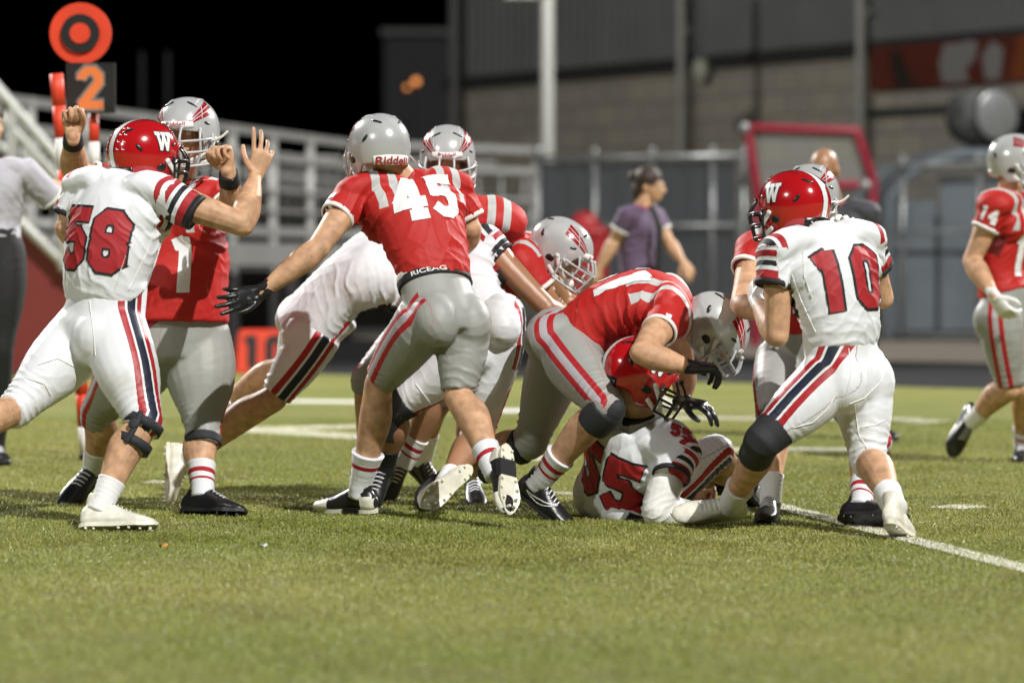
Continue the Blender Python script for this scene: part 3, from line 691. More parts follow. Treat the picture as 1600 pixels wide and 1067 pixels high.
    set_uv(pme, uv); keep(obj("trousers", pme, M[pants or ('pants_white' if white else 'pants_grey')], None), root)
    # ---- jersey over shoulder pads
    jg = G()
    nk = (H - hu * .06 - Cc).normalized()
    jg.tube([P + sp * (hem - tail) * k, lerp(P, Cc, .38) - (fp + fc) * .5 * bow + fp * belly * .3, lerp(P, Cc, .62) - fc * bow, lerp(P, Cc, .84) - fc * bow * .7, Cc, Cc + nk * .055 * k],
            [(.168 * k * gi * hemr, .128 * k * gi * hemr + belly * .6), (.162 * k * gi, .124 * k * gi + belly), (.180 * k * (gi * .6 + .4), .140 * k * (gi * .6 + .4)), (.180 * k, .142 * k), (.135 * k, .112 * k), (.072 * k, .072 * k)],
            side=[lp, lerp(lp, lc, .4), lerp(lp, lc, .7), lc, lc, lc], n=26, sub=4, caps='flat')
    for s in 'LR':
        sg = 1 if s == 'R' else -1
        pd = 1.0 if pads else .72
        jg.tube([Cc + lc * sg * .05 * k - sp * .01, lerp(Cc, S[s], .62) + sp * .022 * k, S[s] + lc * sg * .022 * k], [(.060 * k * pd, .115 * k * pd), (.070 * k * pd, .118 * k * pd), (.066 * k * pd, .096 * k * pd)], side=sp, n=18, sub=3)
        jg.ball(lerp(Cc, S[s], .55) - sp * .10 * k - fc * .05 * k, (.10 * k * pd, .085 * k * pd, .10 * k), (lc, fc, sp), 16)
        jg.ball(lerp(Cc, S[s], .5) - sp * .09 * k + fc * .055 * k, (.10 * k * pd, .085 * k * pd, .10 * k), (lc, fc, sp), 16)
        ad = (SE[s] - S[s]).normalized()
        jg.tube([S[s] - ad * .02 * k, S[s] + ad * .05 * k, SE[s]], [.080 * k, .076 * k * arm_k, .068 * k * arm_k], n=20, sub=3, caps='flat')
    jme = fuse(jg, vox, 8, None, "jersey")
    folds = [(P + sp * .13, .13, .0105, (sp * .95 + lp * .3).normalized(), .042), (lerp(P, Cc, .45) - fp * .1 + lp * .08, .19, .0042, (sp * .55 + lp * .8).normalized(), .075), (lerp(P, Cc, .45) - lp * .1, .19, .0042, (sp * .6 - lp * .75).normalized(), .07)]
    for s in 'LR':
        sg = 1 if s == 'R' else -1
        folds += [(S[s] - sp * .13 - lc * sg * .03, .13, .0095, (lc * sg * .65 + sp * .75).normalized(), .042), (SE[s], .07, .004, (SE[s] - S[s]).normalized(), .03)]
    wrinkle(jme, folds, .0014, 6, seed + 3)
    co = coords(jme).astype(np.float64); uv = np.zeros((len(co), 2))
    x = (co - np.array(Cc)) @ np.array(lc); uv[:, 0] = np.abs(x) - .185 * k; uv[:, 1] = (co - np.array(Cc)) @ np.array(sp)
    for s in 'LR':
        sg = 1 if s == 'R' else -1; ad = np.array((SE[s] - S[s]).normalized()); rel = co - np.array(S[s]); t = rel @ ad; dist = np.linalg.norm(rel - t[:, None] * ad, axis=1)
        on = (dist < .125 * k) & (t < .24) & (x * sg > .09 * k) & (t > .008)
        uv[on, 0] = t[on]; uv[on, 1] = np.maximum(uv[on, 1], 0)
        if white: bk = on & ((rel @ np.array(fc)) < -.030 * k) & ((rel @ np.array(lc)) * sg < .055 * k); uv[bk, 0] = -.2
    set_uv(jme, uv); jo = keep(obj("jersey", jme, M[jersey or ('jersey_white' if white else 'jersey_red')], None), root)
    trim = M['black_cloth'] if white else M['white_cloth']
    for s in 'LR':
        ad = (SE[s] - S[s]).normalized(); cg = G(); r = .0675 * k * arm_k
        n = 28; a0 = ad.orthogonal().normalized(); b0 = ad.cross(a0)
        vs = []; fs = []
        for i in range(n):
            o_ = a0 * math.cos(2 * math.pi * i / n) + b0 * math.sin(2 * math.pi * i / n)
            for q, (rr_, tt) in enumerate(((r + .003, -.016), (r + .005, -.006), (r + .003, .003), (r - .004, .005), (r - .008, -.004))): vs.append(SE[s] + o_ * rr_ + ad * tt)
        for i in range(n):
            for q in range(5): fs.append((i * 5 + q, i * 5 + (q + 1) % 5, ((i + 1) % n) * 5 + (q + 1) % 5, ((i + 1) % n) * 5 + q))
        cg.add(vs, fs)
        obj("cuff", cg.mesh("cuff"), trim, jo)
    cg = G(); nb = Cc + nk * .05 * k; cg.tube([nb - nk * .014, nb + nk * .012], [.080 * k, .073 * k], n=24, sub=3, caps='flat'); obj("collar", cg.mesh("collar"), trim if white else M['print_red'], jo)
    jt = bvh(jme)
    if num:
        h = .235 * k * nh; fn, Wd = text_fn(num, h, hw=.115, border=.035 if white else 0, adv=.72, wid=.95)
        decal("number", jt, Cc - sp * ndrop * k - fc * .5, lc, sp, fc, Wd + .04, h * 1.12, fn, [M['print_red'], M['print_black']] if white else [M['print_white'], M['print_white']], jo, cell=.0036)
    if front_num:
        h = .22 * k; fn, Wd = text_fn(front_num, h, hw=.11, adv=.72, wid=.95)
        decal("number", jt, Cc - sp * .24 * k + fc * .6, -lc, sp, -fc, Wd + .04, h * 1.12, fn, [M['print_white'], M['print_white']], jo, cell=.0036)
    for s in 'LR':
        sn = arms[s].get('num')
        if sn:
            txt, dirv, h = sn; dv = Vector(dirv).normalized(); ad = (SE[s] - S[s]).normalized(); upv = -(ad - dv * ad.dot(dv)).normalized(); uu = upv.cross(-dv) * -1
            uu = (-dv).cross(upv) * -1
            fn, Wd = text_fn(txt, h, hw=.115, border=.03 if white else 0, adv=.72)
            decal("sleeve_number", jt, lerp(S[s], SE[s], arms[s].get('nt', .4)) - dv * .3, upv.cross(-dv), upv, dv, Wd + .03, h * 1.1, fn, [M['print_red'], M['print_black']] if white else [M['print_white'], M['print_white']], jo, cell=.003)
    # ---- wrist bands, arm sleeves, socks, boots, knee wraps
    for s in 'LR':
        a = arms[s]; fa = (W[s] - E[s]).normalized()
        if a.get('band'):
            q = G(); c = W[s] - fa * .03; q.tube([c - fa * .030, c, c + fa * .030], [.041 * k, .039 * k, .036 * k], n=18, sub=2, caps='flat'); keep(obj("wristband", q.mesh("wristband"), M['black_cloth'], None), root)
        if a.get('sleeve'):
            q = G(); ua = (E[s] - S[s]).normalized(); ak = k * arm_k
            q.tube([lerp(S[s], E[s], .55), lerp(S[s], E[s], .8), E[s]], [.066 * ak, .060 * ak, .056 * ak], n=16, sub=3, caps='round'); q.ball(E[s], .057 * ak, None, 14)
            q.tube([E[s], lerp(E[s], W[s], .25), lerp(E[s], W[s], .6), lerp(E[s], W[s], .98)], [.056 * ak, .064 * ak, .053 * ak, .040 * ak], n=16, sub=3, caps='flat')
            sm = fuse(q, .006, 4, None, "arm_sleeve"); wrinkle(sm, [(E[s], .08, .005, (ua + fa).normalized(), .03), (W[s] - fa * .06, .06, .003, fa, .025)], .001, 9); keep(obj("arm_sleeve", sm, M[a['sleeve']], None), root)
        g_ = legs[s]; shn = (A[s] - K[s]).normalized(); kf = kneef[s]; th = (K[s] - HI[s]).normalized(); lk = shn.cross(kf); cz = k * g_.get('calf', 1.0)
        sk = g_.get('sock')
        if sk:
            L = g_.get('sl', .13); top = A[s] - shn * L
            vs, fs = sweep([top - kf * L * .07, lerp(top, A[s], .4) - kf * L * .04, lerp(top, A[s], .8), A[s] + shn * .03], [np.interp(L, [.05, .1, .13, .17, .2], [.047, .052, .057, .067, .073]) * cz, np.interp(L * .6, [.03, .1, .13], [.046, .052, .057]) * cz, .046 * cz, .045 * cz], lk, 22, 6, 'flat')
            q = G(); q.add(vs, fs); me = q.mesh("sock"); co = coords(me); nn = normals(me); t = (co - np.array(top)) @ np.array(shn)
            co = co + nn * (.0018 * np.sin(t * 320))[:, None]; setco(me, co); set_uv(me, np.stack([t, t], 1)); keep(obj("sock", me, M[sk], None), root)
        tv = Vector(g_['td']) if 'td' in g_ else J(g_['t']) - A[s]; fup = Vector(g_['up']) if 'up' in g_ else -shn
        if g_.get('shoe') is not None:
            shoe(root, A[s], tv, fup, g_['shoe'] == 'white', k * g_.get('shk', 1.0), g_.get('high', 0.0), g_.get('two'), g_.get('swoosh', 0))
        w_ = g_.get('wrap')
        if w_:
            q = G(); kr = k
            if w_ == 'sleeve': q.tube([K[s] - th * .09, K[s] - th * .02, K[s] + kf * .008, K[s] + shn * .06, K[s] + shn * .13], [.081 * kr, .074 * kr, .071 * kr, .067 * kr, .066 * kr], side=lk, n=20, sub=4, caps='flat')
            elif w_ == 'pad': q.tube([K[s] + shn * .0, K[s] + shn * .05, K[s] + shn * .11], [.076 * kr, .074 * kr, .068 * kr], side=lk, n=20, sub=4, caps='flat'); q.ball(K[s] + kf * .03, (.052 * kr, .046 * kr, .07 * kr), (lk, kf, shn), 16)
            elif w_ == 'band': q.tube([K[s] + shn * .045, K[s] + shn * .085], [.075 * kr, .070 * kr], side=lk, n=20, sub=3, caps='flat')
            elif w_ == 'brace':
                for t_, r_ in ((-.005, .078), (.085, .073)): q.tube([K[s] + shn * (t_), K[s] + shn * (t_ + .035)], [r_ * kr, (r_ - .003) * kr], side=lk, n=20, sub=2, caps='flat')
                for sg in (-1, 1): q.tube([K[s] + lk * sg * .075 * kr - shn * .01, K[s] + lk * sg * .077 * kr + shn * .05 + kf * .01, K[s] + lk * sg * .069 * kr + shn * .12], [(.013, .007)] * 3, side=kf, n=10, sub=3); q.ball(K[s] + lk * sg * .079 * kr + shn * .045, (.010, .024, .024), (lk, kf, shn), 14)
            wm = fuse(q, .006, 3, None, "knee_brace") if w_ != 'brace' else q.mesh("knee_brace")
            keep(obj("knee_brace", wm, M['brace'], None), root)
    if helm: helmet(root, H, hfv, hu, 'red' if white else 'silver', k * 1.02 * hk, ('stars',) if stars else (), loose)
    for s in (-1, 1):
        e = G(); e.ball(H + hl * (s * .031 * k) + hfv * .079 * k + hu * .004 * k, .0115 * k, None, 10); keep(obj("eye", e.mesh("eye"), M['eye'], None), root)
    return root, dict(root=root, trousers=pme, jmesh=jme, P=P, C=Cc, S=S, E=E, W=W, K=K, A=A, HI=HI, sp=sp, fp=fp, lp=lp, fc=fc, lc=lc, H=H, hl=hl, hf=hfv, hu=hu, jt=jt, jersey=jo)
# ------------------------------------------------------------------ the ground
def sheet(name, pts, material, z=0.0, kind='structure', th=0.0):
    g = G(); g.add([(p[0], p[1], z) for p in pts], [tuple(range(len(pts)))]); o = obj(name, g.mesh(name, False), material); o['kind'] = kind; return o
def gp(px, py): p = on_ground(px, py); return (p.x, p.y)
def turf_mat(name, gain=1.0, blade=False, white=False):
    m = mat(name, (.1, .13, .03), 0.46 if blade else 0.8, spec=0.5 if blade else 0.2); nt = m.node_tree; b = nt.nodes["Principled BSDF"]
    gm = nt.nodes.new("ShaderNodeNewGeometry"); n1 = nt.nodes.new("ShaderNodeTexNoise"); n1.inputs["Scale"].default_value = 0.55; n1.inputs["Detail"].default_value = 4
    n2 = nt.nodes.new("ShaderNodeTexNoise"); n2.inputs["Scale"].default_value = 110; n2.inputs["Detail"].default_value = 3
    nt.links.new(gm.outputs["Position"], n1.inputs["Vector"]); nt.links.new(gm.outputs["Position"], n2.inputs["Vector"])
    r1 = nt.nodes.new("ShaderNodeValToRGB"); e = r1.color_ramp.elements
    if white: cols = ((.68, .67, .62), (.80, .79, .75))
    else: cols = ((.150 * gain, .168 * gain, .034 * gain), (.200 * gain, .204 * gain, .054 * gain))
    e[0].position = .35; e[0].color = (*cols[0], 1); e[1].position = .68; e[1].color = (*cols[1], 1)
    nt.links.new(n1.outputs[0], r1.inputs[0])
    mx = nt.nodes.new("ShaderNodeMix"); mx.data_type = 'RGBA'; mx.blend_type = 'MULTIPLY'; mx.inputs["Factor"].default_value = 0.75
    r2 = nt.nodes.new("ShaderNodeValToRGB"); r2.color_ramp.elements[0].position = .32; r2.color_ramp.elements[1].position = .66
    r2.color_ramp.elements[0].color = (.45, .42, .36, 1); r2.color_ramp.elements[1].color = (1.25, 1.25, 1.2, 1)
    nt.links.new(n2.outputs[0], r2.inputs[0]); nt.links.new(r1.outputs[0], mx.inputs["A"]); nt.links.new(r2.outputs[0], mx.inputs["B"])
    out = mx.outputs["Result"]
    if not white:                         # worn, infill-brown patches
        n3 = nt.nodes.new("ShaderNodeTexNoise"); n3.inputs["Scale"].default_value = 1.6; n3.inputs["Detail"].default_value = 7; n3.inputs["Roughness"].default_value = .7; nt.links.new(gm.outputs["Position"], n3.inputs["Vector"])
        r3 = nt.nodes.new("ShaderNodeMapRange"); r3.inputs[1].default_value = .52; r3.inputs[2].default_value = .70; r3.inputs[4].default_value = .55; nt.links.new(n3.outputs[0], r3.inputs[0])
        m3 = nt.nodes.new("ShaderNodeMix"); m3.data_type = 'RGBA'; m3.inputs["B"].default_value = (.115 * gain, .105 * gain, .042 * gain, 1); nt.links.new(r3.outputs[0], m3.inputs["Factor"]); nt.links.new(out, m3.inputs["A"]); out = m3.outputs["Result"]
    nt.links.new(out, b.inputs["Base Color"])
    if not blade:
        bp = nt.nodes.new("ShaderNodeBump"); bp.inputs["Strength"].default_value = .8; bp.inputs["Distance"].default_value = .02
        nt.links.new(n2.outputs[0], bp.inputs["Height"]); nt.links.new(bp.outputs[0], b.inputs["Normal"])
    return m
M['turf'] = turf_mat('turf'); M['blade'] = turf_mat('blade', 1.7, True); M['white_blade'] = turf_mat('white_blade', 1, True, True); M['line_far'] = turf_mat('line_far', 1, False, True)
M['asphalt'] = mat('asphalt', (.014, .014, .015), .95, spec=.1, bump=.5, bscale=40, vary=.2, vscale=2)
M['concrete'] = mat('concrete', (.20, .175, .14), .85, bump=.4, bscale=20, vary=.15, vscale=1.5)
M['dirt'] = mat('dirt', (.035, .034, .030), .9, vary=.2, vscale=.5)
sheet('ground', [(-400, -60), (400, -60), (400, 700), (-400, 700)], M['dirt'], -.012)
L0, L1, L2 = (-900, 1600 + 900, 0), 0, 0
sheet('concrete_path', [gp(-500, 500), gp(-500, 517), gp(360, 520), gp(1250, 562), gp(2600, 590), gp(2600, 545), gp(1250, 531), gp(360, 503)], M['concrete'], -.004)
sheet('running_track', [gp(-500, 517), gp(-500, 562), gp(360, 584), gp(1250, 602), gp(2600, 636), gp(2600, 588), gp(1250, 561), gp(360, 519)], M['asphalt'], 0.0)
tb = [gp(-500, 562), gp(360, 583), gp(1250, 601), gp(2600, 636)]
sheet('turf', [(-40, -3)] + tb + [(40, -3)], M['turf'], .004)

def blades(n, area, h, w, rnd):
    """short synthetic grass blades as bent two-piece strips"""
    vs, fs = [], []
    for _ in range(n):
        x, y = area(rnd); a = rnd.uniform(0, 2 * math.pi); hh = h * rnd.uniform(.6, 1.25); ln = rnd.uniform(.1, .9) * hh; b = rnd.uniform(0, 2 * math.pi); ww = w * rnd.uniform(.7, 1.2) / 2
        ca, sa = math.cos(a) * ww, math.sin(a) * ww; bx, by = math.cos(b) * ln, math.sin(b) * ln; o = len(vs)
        vs += [(x - ca, y - sa, 0), (x + ca, y + sa, 0), (x - ca * .9 + bx * .35, y - sa * .9 + by * .35, hh * .6), (x + ca * .9 + bx * .35, y + sa * .9 + by * .35, hh * .6), (x + bx, y + by, hh)]
        fs += [(o, o + 1, o + 3, o + 2), (o + 2, o + 3, o + 4)]
    g = G(); g.add(vs, fs); return g
rnd = random.Random(3)
PATCH = 1.0
bo = obj('turf_blades', blades(7000, lambda r: (r.uniform(-.5, .5), r.uniform(-.5, .5)), .0105, .0036, rnd).mesh('turf_blades', False), M['blade'])
bo['kind'] = 'stuff'
nx, ny, y0 = 9, 17, 9.2
ng = bpy.data.node_groups.new("lay_turf", 'GeometryNodeTree')
ng.interface.new_socket("Geometry", in_out='INPUT', socket_type='NodeSocketGeometry'); ng.interface.new_socket("Geometry", in_out='OUTPUT', socket_type='NodeSocketGeometry')
gi, go_ = ng.nodes.new('NodeGroupInput'), ng.nodes.new('NodeGroupOutput')
gr = ng.nodes.new('GeometryNodeMeshGrid'); gr.inputs['Size X'].default_value = (nx - 1) * PATCH; gr.inputs['Size Y'].default_value = (ny - 1) * PATCH; gr.inputs['Vertices X'].default_value = nx; gr.inputs['Vertices Y'].default_value = ny
tr = ng.nodes.new('GeometryNodeTransform'); tr.inputs['Translation'].default_value = (0, y0 + ny / 2, 0)
iop = ng.nodes.new('GeometryNodeInstanceOnPoints'); rv = ng.nodes.new('FunctionNodeRandomValue'); rv.data_type = 'INT'; rv.inputs[4].default_value = 0; rv.inputs[5].default_value = 3
mu = ng.nodes.new('ShaderNodeMath'); mu.operation = 'MULTIPLY'; mu.inputs[1].default_value = math.pi / 2; cx = ng.nodes.new('ShaderNodeCombineXYZ')
lk = ng.links.new
lk(gr.outputs[0], tr.inputs[0]); lk(tr.outputs[0], iop.inputs['Points']); lk(gi.outputs[0], iop.inputs['Instance']); lk(rv.outputs[2], mu.inputs[0]); lk(mu.outputs[0], cx.inputs[2]); lk(cx.outputs[0], iop.inputs['Rotation']); lk(iop.outputs[0], go_.inputs[0])
md = bo.modifiers.new("lay", 'NODES'); md.node_group = ng
bo.location = (0, 0, .004)

def mark(name, a, b, w):                 # painted line between two photo points on the field
    A, B = on_ground(*a), on_ground(*b); d = (B - A); L = d.length; d.normalize(); s = Vector((-d.y, d.x, 0)) * w / 2; sd = abs(A.y + B.y) / 2
    g = G(); g.add([A - s + V(0, 0, .008), B - s + V(0, 0, .008), B + s + V(0, 0, .008), A + s + V(0, 0, .008)], [(0, 1, 2, 3)])
    if sd < 27:
        def ar(r):
            t, q = r.uniform(0, L), r.uniform(-1, 1); return (A.x + d.x * t + s.x * q, A.y + d.y * t + s.y * q)
        bl = blades(int(L * w * 14000), ar, .0135, .0042, rnd); g.add(bl.v, bl.f)
        o = obj(name, g.mesh(name, False), M['white_blade'])
    else: o = obj(name, g.mesh(name, False), M['line_far'])
    o['kind'] = 'structure'; return o
mark('yard_line', (1100, 763), (1680, 911), .105)
mark('hash_mark', (1130, 704), (1345, 705), .42)
mark('hash_mark', (1420, 660), (1470, 661), .5)
mark('hash_mark', (1470, 793), (1527, 796), .20)
mark('hash_mark', (230, 755), (278, 756), .18)
mark('hash_mark', (855, 772), (906, 774), .16)
mark('field_number', (383, 672), (575, 668), .42)
mark('field_number', (383, 673), (590, 686), .42)
mark('yard_line', (430, 628), (640, 630), .5)
mark('yard_line', (780, 640), (840, 645), .5)
mark('yard_line', (770, 694), (850, 722), .16)
mark('yard_line', (1040, 655), (1440, 657), .35)

# ------------------------------------------------------------------ the building behind
M['block'] = mat('block_wall', (.20, .185, .155), .85, bump=.5, bscale=30, vary=.12, vscale=1.2)
def block_mat():
    m = M['block']; nt = m.node_tree; b = nt.nodes["Principled BSDF"]
    tc = nt.nodes.new("ShaderNodeTexCoord"); sx = nt.nodes.new("ShaderNodeSeparateXYZ"); cb = nt.nodes.new("ShaderNodeCombineXYZ")
    nt.links.new(tc.outputs["Object"], sx.inputs[0]); nt.links.new(sx.outputs[0], cb.inputs[0]); nt.links.new(sx.outputs[2], cb.inputs[1])
    br = nt.nodes.new("ShaderNodeTexBrick"); br.inputs["Scale"].default_value = 1.0; br.inputs["Brick Width"].default_value = .8; br.inputs["Row Height"].default_value = .4; br.inputs["Mortar Size"].default_value = .02
    br.inputs["Color1"].default_value = (.42, .385, .32, 1); br.inputs["Color2"].default_value = (.35, .325, .275, 1); br.inputs["Mortar"].default_value = (.22, .205, .175, 1)
    nt.links.new(cb.outputs[0], br.inputs["Vector"]); nt.links.new(br.outputs[0], b.inputs["Base Color"])
block_mat()
M['siding'] = mat('siding', (.21, .215, .22), .5, metal=.2, vary=.12, vscale=.6)
M['trim_and_shade'] = mat('trim_and_shade', (.03, .03, .03), .7)  # dark fittings, also the painted shade at eave and deck
M['galv'] = mat('galvanised', (.33, .34, .34), .35, metal=.6, vary=.1, vscale=5)
M['pale_paint'] = mat('pale_paint', (.50, .50, .46), .5)
M['alu'] = mat('aluminium', (.46, .46, .44), .45, metal=.25, vary=.08, vscale=3)
M['lamp_glass'] = mat('lamp_glass', (.55, .55, .45), .3)
BA, BB = at(703, 415, 76), at(1760, 415, 57.5); bx = (BB - BA); BL = bx.length; bx.normalize(); bnrm = Vector((bx.y, -bx.x, 0))
ROT = math.atan2(bx.y, bx.x)
def frame_mat(o): o.matrix_world = Matrix.Translation((BA.x, BA.y, 0)) @ Matrix.Rotation(ROT, 4, 'Z')
b_root = bpy.data.objects.new("school_building", None); COL.objects.link(b_root); frame_mat(b_root)
tag(b_root, "grey building with metal siding over a concrete block wall", "building")
def bpart(name, g, m, smooth=False, parent=None):
    o = obj(name, g.mesh(name, smooth), m, parent or b_root); return o
ZS = 4.62
g = G(); g.box((BL / 2, 4, ZS / 2), (BL, 8, ZS)); bpart("wall", g, M['block'])
g = G(); n = int(BL / .3); vs = []; fs = []
for i in range(n + 1):
    for q, (dx, dy) in enumerate(((0, 0), (.16, 0), (.19, -.045), (.27, -.045))):
        x = min(BL, i * .3 + dx); vs += [(x, dy - .02, ZS), (x, dy - .02, 13)]
for i in range(len(vs) // 2 - 1): fs.append((2 * i, 2 * i + 2, 2 * i + 3, 2 * i + 1))
g.add(vs, fs); g.box((BL / 2, 4.05, 8.8), (BL, 8, 8.36)); bpart("siding", g, M['siding'])
g = G(); g.box((BL / 2, -.06, ZS), (BL, .16, .22)); bpart("eave_shade_strip", g, M['trim_and_shade'])  # dark strip added as the shadow line below the siding
def bx_at(px, dy=0.0):                   # distance along the facade seen at a photo column
    r = ray(px, 415); t = ((BA - C0).x * bx.y - (BA - C0).y * bx.x + dy * 1.0) / (r.x * bx.y - r.y * bx.x); p = C0 + r * t; return (Vector((p.x, p.y, 0)) - Vector((BA.x, BA.y, 0))).dot(bx), t
for px, r_, z0, mt in ((712, .095, 0, 'siding'), (1065, .085, 0, 'pale_paint'), (1345, .085, 0, 'pale_paint')):
    x, t = bx_at(px, .25); g = G(); g.tube([V(x, -.25, 0), V(x, -.25, 13)], r_, n=12, sub=1, caps='flat')
    for z in (2.2, 5.2, 8.2): g.box((x, -.12, z), (.26, .2, .05))
    bpart("downpipe", g, M[mt], True)
x, t = bx_at(1095, .2); zz = CAM_H + (415 - 110) / FPX * t
g = G(); g.ball((x, -.2, zz), (.20, .14, .22), None, 18); g.box((x, -.05, zz + .18), (.3, .12, .16)); bpart("wall_lamp", g, M['lamp_glass'], True)
x, t = bx_at(1390, .1); x2, t2 = bx_at(1474, .1); zz = CAM_H + (415 - 173) / FPX * (t + t2) / 2
g = G(); g.tube([V(x - .6, -.1, zz), V(x2, -.1, zz)], .055, n=10, sub=1, caps='flat'); bpart("conduit", g, M['trim_and_shade'], True)
# banner on the wall: a red vinyl sheet with a dark and a pale printed shape
ba, ta = bx_at(1362, .12); bb, tb_ = bx_at(1640, .12); z1 = CAM_H + (415 - 74) / FPX * ta; z0 = CAM_H + (415 - 141) / FPX * ta; z1b = z1 - .12
banner = empty("banner", (0, 0, 0), "red vinyl banner with a white emblem hung on the block wall", "banner"); frame_mat(banner)
M['vinyl_red'] = mat('vinyl_red', (.12, .022, .012), .55, vary=.15, vscale=2); M['vinyl_orange'] = mat('vinyl_orange', (.22, .055, .012), .55, vary=.1, vscale=2); M['vinyl_white'] = mat('vinyl_white', (.26, .25, .24), .55); M['vinyl_dark'] = mat('vinyl_dark', (.03, .02, .015), .55)
g = G(); g.box(((ba + bb) / 2, -.14, (z0 + z1) / 2 - .02), (bb - ba, .012, (z1 - z0))); bpart("vinyl_sheet", g, M['vinyl_red'], False, banner)
W_ = bb - ba; Hb = z1 - z0
def poly(name, pts, m, y=-.149):
    g = G(); n = len(pts); vs = [(ba + u * W_, y, z0 + v * Hb) for u, v in pts] + [(ba + u * W_, y - .003, z0 + v * Hb) for u, v in pts]
    g.add(vs, [tuple(range(n - 1, -1, -1)), tuple(range(n, 2 * n))] + [(i, (i + 1) % n, n + (i + 1) % n, n + i) for i in range(n)]); bpart(name, g, m, False, banner)
poly("printed_figure", [(.42, .03), (.40, .5), (.43, .92), (.52, .9), (.55, .96), (.62, .9), (.60, .5), (.55, .3), (.57, .03)], M['vinyl_white'])
poly("printed_figure", [(.66, .03), (.64, .6), (.70, .9), (.76, .7), (.74, .03)], M['vinyl_white'])
poly("printed_panel", [(.80, .0), (.84, .98), (.98, .98), (.92, .0)], M['vinyl_orange'])
poly("printed_panel", [(.15, .0), (.11, .75), (.17, .9), (.22, .4), (.27, .02)], M['vinyl_dark'])
# ventilation drum
x, t = bx_at(1534, .8); zz = CAM_H + (415 - 182) / FPX * t
vent = empty("exhaust_vent", (0, 0, 0), "polished metal exhaust drum bracketed to the block wall", "vent"); frame_mat(vent)
g = G(); g.tube([V(x - .40, -.8, zz), V(x - .38, -.8, zz), V(x + .38, -.8, zz), V(x + .40, -.8, zz)], [.36, .40, .40, .36], n=28, sub=1, caps='flat'); bpart("drum", g, M['galv'], True, vent)
for q in (-.36, .36):
    g = G(); g.tube([V(x + q - .03, -.8, zz), V(x + q + .03, -.8, zz)], [.425, .425], n=28, sub=1, caps='flat'); bpart("rim", g, M['trim_and_shade'], True, vent)
g = G(); g.box((x - .05, -.5, zz - .55), (.5, .8, .42)); g.box((x, -.4, zz), (.3, .8, .2)); bpart("bracket", g, M['trim_and_shade'], False, vent)

def pole_thing(name, label, cat, px, d, r, z1, m, cap=True):
    p = at(px, 415, d); o = empty(name, (p.x, p.y, 0), label, cat); g = G(); g.tube([V(0, 0, 0), V(0, 0, z1)], [r * 1.1, r * .9], n=14, sub=2, caps='flat'); obj("shaft", g.mesh("shaft"), m, o)
    g = G(); g.box((0, 0, .03), (r * 4, r * 4, .06)); obj("base_plate", g.mesh("base_plate", False), M['galv'], o); return o, p
lp, p_ = pole_thing("light_pole", "tall pale lamp pole standing before the dark siding", "light pole", 855, 62, .11, 7.2, M['pale_paint'])
g = G(); g.tube([V(0, 0, 5.5), V(-.2, 0, 5.55), V(-.45, 0, 5.5)], .04, n=8, sub=2); obj("arm", g.mesh("arm"), M['galv'], lp)
g = G(); g.box((-.42, 0, 5.43), (.55, .3, .16)); obj("lamp_head", g.mesh("lamp_head", False), M['lamp_glass'], lp)

# ------------------------------------------------------------------ fence with wind screen
M['screen'] = mat('wind_screen', (.032, .039, .046), .8, vary=.12, vscale=1.5)
def mesh_mat():
    m = mat('chain_link', (.10, .105, .105), .5, metal=.3); nt = m.node_tree; b = nt.nodes["Principled BSDF"]; tc = nt.nodes.new("ShaderNodeTexCoord")
    mp = nt.nodes.new("ShaderNodeMapping"); mp.inputs["Rotation"].default_value = (0, math.radians(45), 0); mp.inputs["Scale"].default_value = (20, 20, 20); nt.links.new(tc.outputs["Object"], mp.inputs[0])
    sp = nt.nodes.new("ShaderNodeSeparateXYZ"); nt.links.new(mp.outputs[0], sp.inputs[0]); prev = None
    for i in (0, 2):
        fr = nt.nodes.new("ShaderNodeMath"); fr.operation = 'FRACT'; nt.links.new(sp.outputs[i], fr.inputs[0])
        lt = nt.nodes.new("ShaderNodeMath"); lt.operation = 'LESS_THAN'; lt.inputs[1].default_value = .14; nt.links.new(fr.outputs[0], lt.inputs[0])
        if prev:
            mxx = nt.nodes.new("ShaderNodeMath"); mxx.operation = 'MAXIMUM'; nt.links.new(prev.outputs[0], mxx.inputs[0]); nt.links.new(lt.outputs[0], mxx.inputs[1]); prev = mxx
        else: prev = lt
    nt.links.new(prev.outputs[0], b.inputs["Alpha"]); return m
M['chain'] = mesh_mat()
